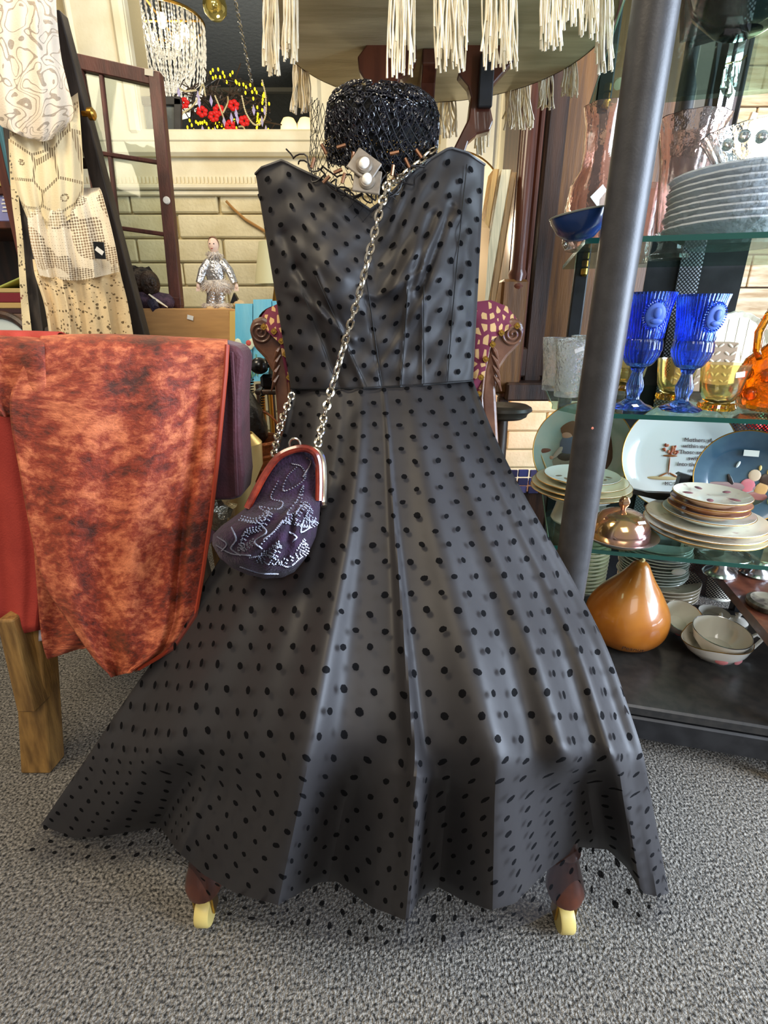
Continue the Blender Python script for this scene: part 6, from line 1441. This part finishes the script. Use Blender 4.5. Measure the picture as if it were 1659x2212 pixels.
for k in range(12):
    if b1 is None: b1 = pB.build('salad_plate', M['mint_plate'], None); o = b1
    else: o = b1.copy(); col.objects.link(o)
    o.location = (sq.x - .012 + .003 * math.sin(k), sq.y + .002 * math.cos(2 * k), z); z += .0088; tag(o, ORD[k] + ' plain white salad plate up above the wide rose plates', 'plate', 'salad plates in the platform stack')
o = MB().ell((sq.x + .01, sq.y - .085, z - .045), (.02, .004, .010), 10, 6).build('torn_label', M['white'], None); o.parent = b1; o.location = -Vector(b1.location)
# gourd
gq_ = PH(1368, 1412, S0); Yg = gq_.y + .06; gr = S(84, 1330, Yg); gh = S(200, 1320, Yg) * .95; gz = (gq_.x, Yg, S0)
gd_ = thing('dried_gourd', 'orange brown dried gourd with burnt lettering on black platform', 'gourd', gz); tgz = []
prg = [(0, .004), (.35, .0), (.72, .035), (.94, .15), (1.0, .29), (.95, .43), (.80, .56), (.62, .68), (.46, .77), (.34, .85), (.26, .91), (.19, .965), (.10, .995), (0, 1.0)]
m_ = MB(); vs2 = []; n = 48; P2 = [cr(prg, k / 40) for k in range(41)]
for (rr, zz) in P2:
    off = .10 * sm(.5, 1, zz) * gr
    for k in range(n):
        a = 2 * math.pi * k / n; w_ = 1 + .02 * math.sin(2 * a + 1); vs2.append(Vector((gz[0] + off + max(rr, 0) * gr * w_ * math.cos(a), Yg + max(rr, 0) * gr * w_ * math.sin(a), S0 + zz * gh)))
m_.add(vs2, [(i * n + k, i * n + (k + 1) % n, (i + 1) * n + (k + 1) % n, (i + 1) * n + k) for i in range(40) for k in range(n)]); m_.build('shell', mat('polished_gourd_skin', (186, 112, 36), .3, c2=(158, 88, 26), ns=11, coat=.35), gd_)
MB().tube([(gz[0] + .10 * gr, Yg, S0 + gh - .002), (gz[0] + .14 * gr, Yg - .002, S0 + gh + .006)], [.006, .004], 8).build('stem_scar', mat('pale_stem', (206, 178, 120), .8), gd_)
ca = R(-104); c = Vector((gz[0] + gr * .965 * math.cos(ca), Yg + gr * .965 * math.sin(ca) * 1.0, S0 + gh * .165)); rt = Matrix.Rotation(ca + math.pi / 2, 4, 'Z') @ Matrix.Rotation(R(112), 4, 'X')
txt('Peanut', 'burnt_lettering', .017, mat('burnt_mark', (70, 40, 18), .8), gd_, Matrix.Translation(c - Vector(gz) + Vector((0, -.004, 0))) @ rt)
# cups and gravy boat
M['rosecup'] = mat('rose_sprig_china', (234, 228, 214), .12, coat=.5)
def cup(loc, name, lab, r, h, tilt=(0, 0), handle=0, cat='cup'):
    g = thing(name, lab, cat, tuple(loc)); rt = Matrix.Rotation(R(tilt[0]), 3, 'X') @ Matrix.Rotation(R(tilt[1]), 3, 'Y')
    c = Vector(loc) + Vector((0, 0, r * .5 * abs(math.sin(R(tilt[0])))))
    MB().lathe([(0, .004), (r * .42, .0), (r * .45, .004), (r * .62, h * .12), (r * .9, h * .55), (r, h), (r * .965, h), (r * .86, h * .55), (r * .56, h * .15), (0, .010)], c, 48, rt, cap=False).build('bowl', M['rosecup'], g)
    MB().tube([c + rt @ Vector((r * .99 * math.cos(a), r * .99 * math.sin(a), h)) for a in [2 * math.pi * k / 48 for k in range(48)]], .0010, 5, closed=True).build('silver_rim', M['silver'], g)
    ha = R(handle); e = Vector((math.cos(ha), math.sin(ha), 0)); MB().tube([c + rt @ (e * r * .95 + Vector((0, 0, h * .85))), c + rt @ (e * (r + .02) + Vector((0, 0, h * .9))), c + rt @ (e * (r + .024) + Vector((0, 0, h * .55))), c + rt @ (e * r * .8 + Vector((0, 0, h * .3)))], [.003, .0035, .0035, .003], 8).build('handle', M['rosecup'], g)
    for k, a in enumerate((-1.9, -1.3)):
        MB().ell(c + rt @ Vector((r * .80 * math.cos(a), r * .80 * math.sin(a), h * .42)), (.009, .003, .006), 10, 6, rt @ Matrix.Rotation(a + math.pi / 2, 3, 'Z')).build('rose_print', bpy.data.materials.get('rose_print') or mat('rose_print', (196, 118, 118), .4), g)
    return g, c, rt
q = PH(1470, 1375, S0); cup(q + Vector((0, .03, .0)), 'teacup', 'rose sprig teacup tipped toward front beside orange gourd', S(40, 1340, q.y), .05, (28, 0), 150)
q = PH(1560, 1438, S0) + Vector((0, .035, 0)); bt = thing('gravy_boat', 'rose sprig china gravy boat with long spout', 'gravy boat', tuple(q)); r = S(62, 1400, q.y); h = .052
def boat(a, z, rr):
    k = min(z / h, 1.15); sp_ = max(0, math.cos(a - R(195))) ** 6; return 1 + .42 * sp_ * k + .05 * math.cos(a) * k
MB().lathe([(0, .004), (r * .45, 0), (r * .48, .004), (r * .7, h * .2), (r * .92, h * .6), (r, h), (r * .965, h), (r * .86, h * .6), (r * .6, h * .24), (0, .012)], q, 64, mod=boat, cap=False).build('bowl', M['rosecup'], bt)
MB().tube([q + Vector((r * boat(a, h, 1) * .99 * math.cos(a), r * boat(a, h, 1) * .99 * math.sin(a), h + .0005)) for a in [2 * math.pi * k / 64 for k in range(64)]], .0010, 5, closed=True).build('gold_rim', M['goldrim'], bt)
MB().tube([q + Vector((r * .95, 0, h * .8)), q + Vector((r * 1.3, 0, h * 1.12)), q + Vector((r * 1.58, 0, h * .9)), q + Vector((r * 1.35, 0, h * .45)), q + Vector((r * .75, 0, h * .3))], [.004, .004, .004, .004, .003], 8).build('handle', M['rosecup'], bt)
for k, a in enumerate((-1.9, -1.2)): MB().ell(q + Vector((r * .84 * math.cos(a), r * .84 * math.sin(a), h * .45)), (.013, .003, .008), 10, 6, Matrix.Rotation(a + math.pi / 2, 3, 'Z')).build('rose_print', bpy.data.materials['rose_print'], bt)
cup(q + Vector((.004, .002, .014)), 'teacup', 'rose sprig teacup nested inside the gravy boat', r * .90, .052, (6, 0), 60)
q = PH(1540, 1335, S0); o = plate_mesh(.036).build('small_saucer', M['rosecup'], None); o.location = (q.x, q.y, S0); tag(o, 'small patterned saucer behind the gravy boat', 'saucer')
q = PH(1590, 1345, S0); o = MB().lathe([(.0, .0), (.024, .0), (.026, .004), (.018, .012), (.006, .016), (.005, .02), (.008, .026), (0, .03)], (0, 0, 0), 28).build('china_lid', M['rosecup'], None); o.location = (q.x, q.y, S0); tag(o, 'small china lid with knob beside patterned saucer', 'lid')

# ---- mahogany table beside the rack with silver pieces
A, B = PH(1540, 1226, .27), PH(1665, 1376, .27)
mt = thing('mahogany_table', 'low mahogany table with silver pieces beside glass shelves', 'table', tuple((A + B) / 2 - Vector((0, 0, .27))))
e = (A - B).normalized(); nx = Vector((e.y, -e.x, 0)); A2 = A + e * .35; B2 = B - e * .12
MB().quadbox(B2, A2, A2 + nx * .5, B2 + nx * .5, (0, 0, -.022)).build('table_top', M['wood_red'], mt, False)
for q in (B2 + e * .03 + nx * .05, A2 - e * .03 + nx * .05, A2 - e * .03 + nx * .45, B2 + e * .03 + nx * .45): MB().tube([q - Vector((0, 0, .02)), Vector((q.x, q.y, 0))], [.016, .012], 8).build('leg', M['wood_dark'], mt)
for x, y, lab in ((1552, 1240, 'squat footed silver dish on mahogany table near plate stack'), (1632, 1240, 'tilted footed silver dish on mahogany table by frame edge')):
    q = PH(x, y, .27); g = thing('silver_dish', lab, 'dish', tuple(q)); MB().lathe([(.034, 0), (.036, .004), (.03, .014), (.018, .02), (.014, .028), (.04, .04), (.056, .055), (.054, .056), (.036, .044), (0, .034)], q, 32, cap=False).build('dish', M['silver'], g); MB().tube([q + Vector((.055 * math.cos(a), .055 * math.sin(a), .0555)) for a in [2 * math.pi * k / 32 for k in range(32)]], .002, 6, closed=True).build('beaded_rim', M['silver'], g)
q = PH(1660, 1310, .27); o = MB().lathe([(0, 0), (.04, 0), (.043, .004), (.043, .012), (.036, .016), (.03, .012), (0, .012)], q, 40, cap=False).build('round_trivet', mat('dark_trivet', (44, 38, 34), .4, c2=(120, 110, 92), ns=40), None, True, tuple(q)); tag(o, 'round dark trivet at edge of mahogany table', 'trivet')
tl = thing('turned_stand', 'turned dark wood plant stand behind dark blue plate', 'stand', (P(1605, 930, 1.5).x, 1.5, 0))
zt_ = P(1605, 930, 1.5).z
MB().lathe([(.05, 0), (.03, .1), (.022, zt_ - .12), (.04, zt_ - .07), (.03, zt_ - .04), (.048, zt_ - .01), (.03, zt_ + .03), (.05, zt_ + .06), (.05, zt_ + .075), (0, zt_ + .075)], (P(1592, 930, 1.5).x, 1.5, 0), 24).build('column', M['wood_red'], tl)
fl_ = thing('red_flower_bunch', 'bunch of red silk flowers with green leaves behind blue plate', 'flowers', (P(1645, 950, 1.45).x, 1.45, 0))
zf = P(1645, 935, 1.45)
for k in range(7): MB().ell(zf + Vector((random.uniform(-.03, .04), random.uniform(-.02, .02), random.uniform(-.03, .03))), (.014, .012, .012), 8, 6).build('bloom', M['red'], fl_)
for k in range(8): MB().ell(zf + Vector((random.uniform(-.04, .04), .02, random.uniform(-.04, .04))), (.018, .004, .008), 8, 4, Matrix.Rotation(k, 3, 'Y')).build('leaf', bpy.data.materials.get('green_leaf') or mat('green_leaf', (70, 140, 86), .5), fl_)
MB().lathe([(.04, 0), (.05, zf.z - .06), (.04, zf.z - .05), (0, zf.z - .05)], (zf.x, 1.45, 0), 20).build('pot', M['china'], fl_)

# ================================================================== centre right background: cabinet, boards, plates
cbY = 1.80; x0 = .395; x1 = 1.05; zb = .585
cb = thing('wood_cabinet', 'tall dark wood cabinet with carved post behind glass shelves', 'cabinet', (.7, 1.95, 0))
MB().box(((x0 + x1) / 2 + .02, cbY + .16, 1.4), (x1 - x0, .22, 1.62)).build('carcass', M['wood_dark'], cb, False)
MB().box((x0 + .155 + .19, cbY + .042, 1.45), (.40, .02, 1.40), bevel=.003).build('door_panel', M['wood_panel'], cb, False)
for c, d, nm in (((x0 + .125, cbY + .035, 1.42), (.06, .03, 1.6), 'stile'), ((x0 + .60, cbY + .035, 1.42), (.06, .03, 1.6), 'stile'), (((x0 + x1) / 2 + .02, cbY + .036, .71), (x1 - x0, .03, .10), 'bottom_rail'), (((x0 + x1) / 2 + .03, cbY + .0, zb + .035), (x1 - x0 + .02, .14, .06), 'plinth_moulding')): MB().box(c, d, bevel=.006).build(nm, M['wood_dark'], cb, False)
MB().lathe([(.030, .60), (.030, .9), (.026, .93), (.034, .95), (.026, .97), (.03, .985), (.024, 1.0), (.024, 2.2)], (x0 + .035, cbY - .01, 0), 20).build('turned_post', M['wood_red'], cb)
MB().box((x0 + .072, cbY + .012, 1.42), (.018, .03, 1.6), bevel=.006).build('bead_moulding', M['wood_red'], cb, False)
MB().box((x0 + .025, cbY - .0, .79), (.085, .08, .36), bevel=.008).build('post_block', M['wood_panel'], cb, False)
for (x, y) in ((x0 + .02, cbY - .02), (x1, cbY - .02), (x0 + .02, cbY + .25), (x1, cbY + .25)): MB().box((x, y, .30), (.035, .035, .6), bevel=.004).build('leg', M['wood_dark'], cb, False)
# leaning boards and frames
lg_ = 'boards leaning by the cabinet'
for k, (a, b, wpx, Y0, c, lab) in enumerate((((1066, 365), (1018, 660), 12, 1.60, (206, 160, 92), 'thin honey coloured board leaning against wood cabinet'), ((1084, 366), (1034, 660), 22, 1.62, (216, 200, 160), 'thick cream board with layered edge leaning against wood cabinet'), ((1104, 372), (1058, 660), 12, 1.66, (150, 116, 72), 'narrow brown frame leaning closest to wood cabinet post'))):
    p, q = P(*a, Y0 + .1), P(*b, Y0); w_ = S(wpx, 400, Y0); d = (q - p); e = q + d * (q.z / (p.z - q.z)); X = Vector((w_, 0, 0))
    g = thing('leaning_board', lab, 'board', (e.x, e.y, 0), lg_); m_ = mat('board_edge_%d' % k, c, .7, c2=tuple(int(v * .86) for v in c), ns=30, stretch=(12, 1, .3))
    MB().quadbox(p, p + X, e + X, e, (0, .08, 0)).build('board', m_, g, False); MB().quadbox(p + Vector((w_ * .98, -.001, 0)), p + Vector((w_ * 1.1, -.001, 0)), e + Vector((w_ * 1.1, -.001, 0)), e + Vector((w_ * .98, -.001, 0)), (0, .08, 0)).build('edge_strip', M['wood_worn'], g, False)
wc = thing('white_cupboard', 'bright white painted cupboard behind the round table legs', 'cupboard', (.22, 2.3, 0))
xa, xb = P(965, 300, 2.2).x, P(1098, 300, 2.2).x
MB().box(((xa + xb) / 2, 2.32, .95), (xb - xa, .24, 1.9), bevel=.006).build('body', mat('white_gloss_paint', (244, 242, 228), .4), wc, False); MB().box((xa + (xb - xa) * .78, 2.196, 1.25), (.006, .008, 1.1)).build('door_gap', mat('grey_gap', (150, 150, 150), .6), wc, False); MB().box((xb - .02, 2.19, 1.2), (.035, .02, 1.3), bevel=.006).build('door_stile', M['cream'], wc, False)
pq2 = P(1010, 392, 2.02); wp = thing('white_platter', 'white platter with worn gilt rim behind gown shoulder', 'platter', tuple(pq2)); rt = Matrix.Rotation(R(62), 3, 'X'); rr_ = .15
MB().lathe([(0, 0), (rr_ * .7, 0), (rr_ * .8, .006), (rr_, .02), (rr_, .016), (rr_ * .7, -.005), (0, -.005)], P(985, 420, 2.02), 48, rt, cap=False).build('dish', M['china'], wp); MB().tube([P(985, 420, 2.02) + rt @ Vector((rr_ * math.cos(a), rr_ * math.sin(a), .019)) for a in [2 * math.pi * k / 48 for k in range(48)]], .003, 6, closed=True).build('gilt_rim', M['goldrim'], wp)
q = P(985, 420, 2.02); MB().tube([(q.x, 2.07, q.z - .1), (q.x, 2.1, 0)], [.02, .06], 8).build('stand', M['wood_dark'], wp)
# dark moulded table corner beside the armchair
dk = thing('moulded_table', 'small dark table with chipped moulded edge beside armchair post', 'table', (P(1095, 900, 1.3).x, 1.33, 0))
tc_ = P(1100, 890, 1.30); 
MB().lathe([(0, .012), (.048, .014), (.056, .008), (.058, .0), (.05, -.008), (.048, -.016), (.04, -.022), (0, -.022)], (tc_.x - .012, 1.33, tc_.z), 40, mod=lambda a, z, r: 1 + .35 * max(0, math.cos(a)) ** 2, cap=False).build('table_top', mat('dark_grey_wood', (66, 60, 52), .4, c2=(44, 40, 36), ns=12), dk)
MB().tube([(tc_.x - .012, 1.33, tc_.z - .02), (tc_.x - .012, 1.33, .0)], [.018, .03], 10).build('column', M['wood_dark'], dk); MB().tube([(tc_.x + .0, 1.36, tc_.z - .02), (tc_.x - .005, 1.36, .0)], .01, 8).build('brass_rod', M['brass'], dk)
bq_ = P(1150, 1040, 1.45); bb = thing('blue_woven_basket', 'blue and purple woven box basket behind cream plate stack', 'basket', (bq_.x, 1.5, 0))
for i in range(7):
    for j in range(3): MB().box((bq_.x - .06 + i * .034, 1.46 + .004 * ((i + j) % 2), bq_.z - .03 + j * .026), (.031, .006, .023), bevel=.002).build('woven_strip', mat('blue_strip_%d' % ((i + j) % 3), ((70, 74, 130), (96, 88, 130), (60, 56, 92))[(i + j) % 3], .5) if 'blue_strip_%d' % ((i + j) % 3) not in bpy.data.materials else bpy.data.materials['blue_strip_%d' % ((i + j) % 3)], bb, False)
MB().box((bq_.x + .04, 1.53, (bq_.z - .04) / 2), (.24, .12, bq_.z - .04), bevel=.004).build('body', M['wood_dark'], bb, False)
pm_ = P(1622, 300, 2.3)
for (x, y, w_, h_, a, lab) in ((1598, 300, 10, 60, 24, 'short slanted white paper slip next to the mirror frame'), (1612, 290, 12, 80, 14, 'longest white paper slip pinned between two shorter slips'), (1626, 310, 10, 70, 20, 'slanted white paper slip furthest from the mirror frame')):
    q = P(x, y, WY - .062); o = MB().box(q, (S(w_, y, 2.55), .006, S(h_, y, 2.55)), Matrix.Rotation(R(a), 3, 'Y')).build('paper_slip', M['white'], None, False, tuple(q)); tag(o, lab, 'paper', 'paper slips on the boards')
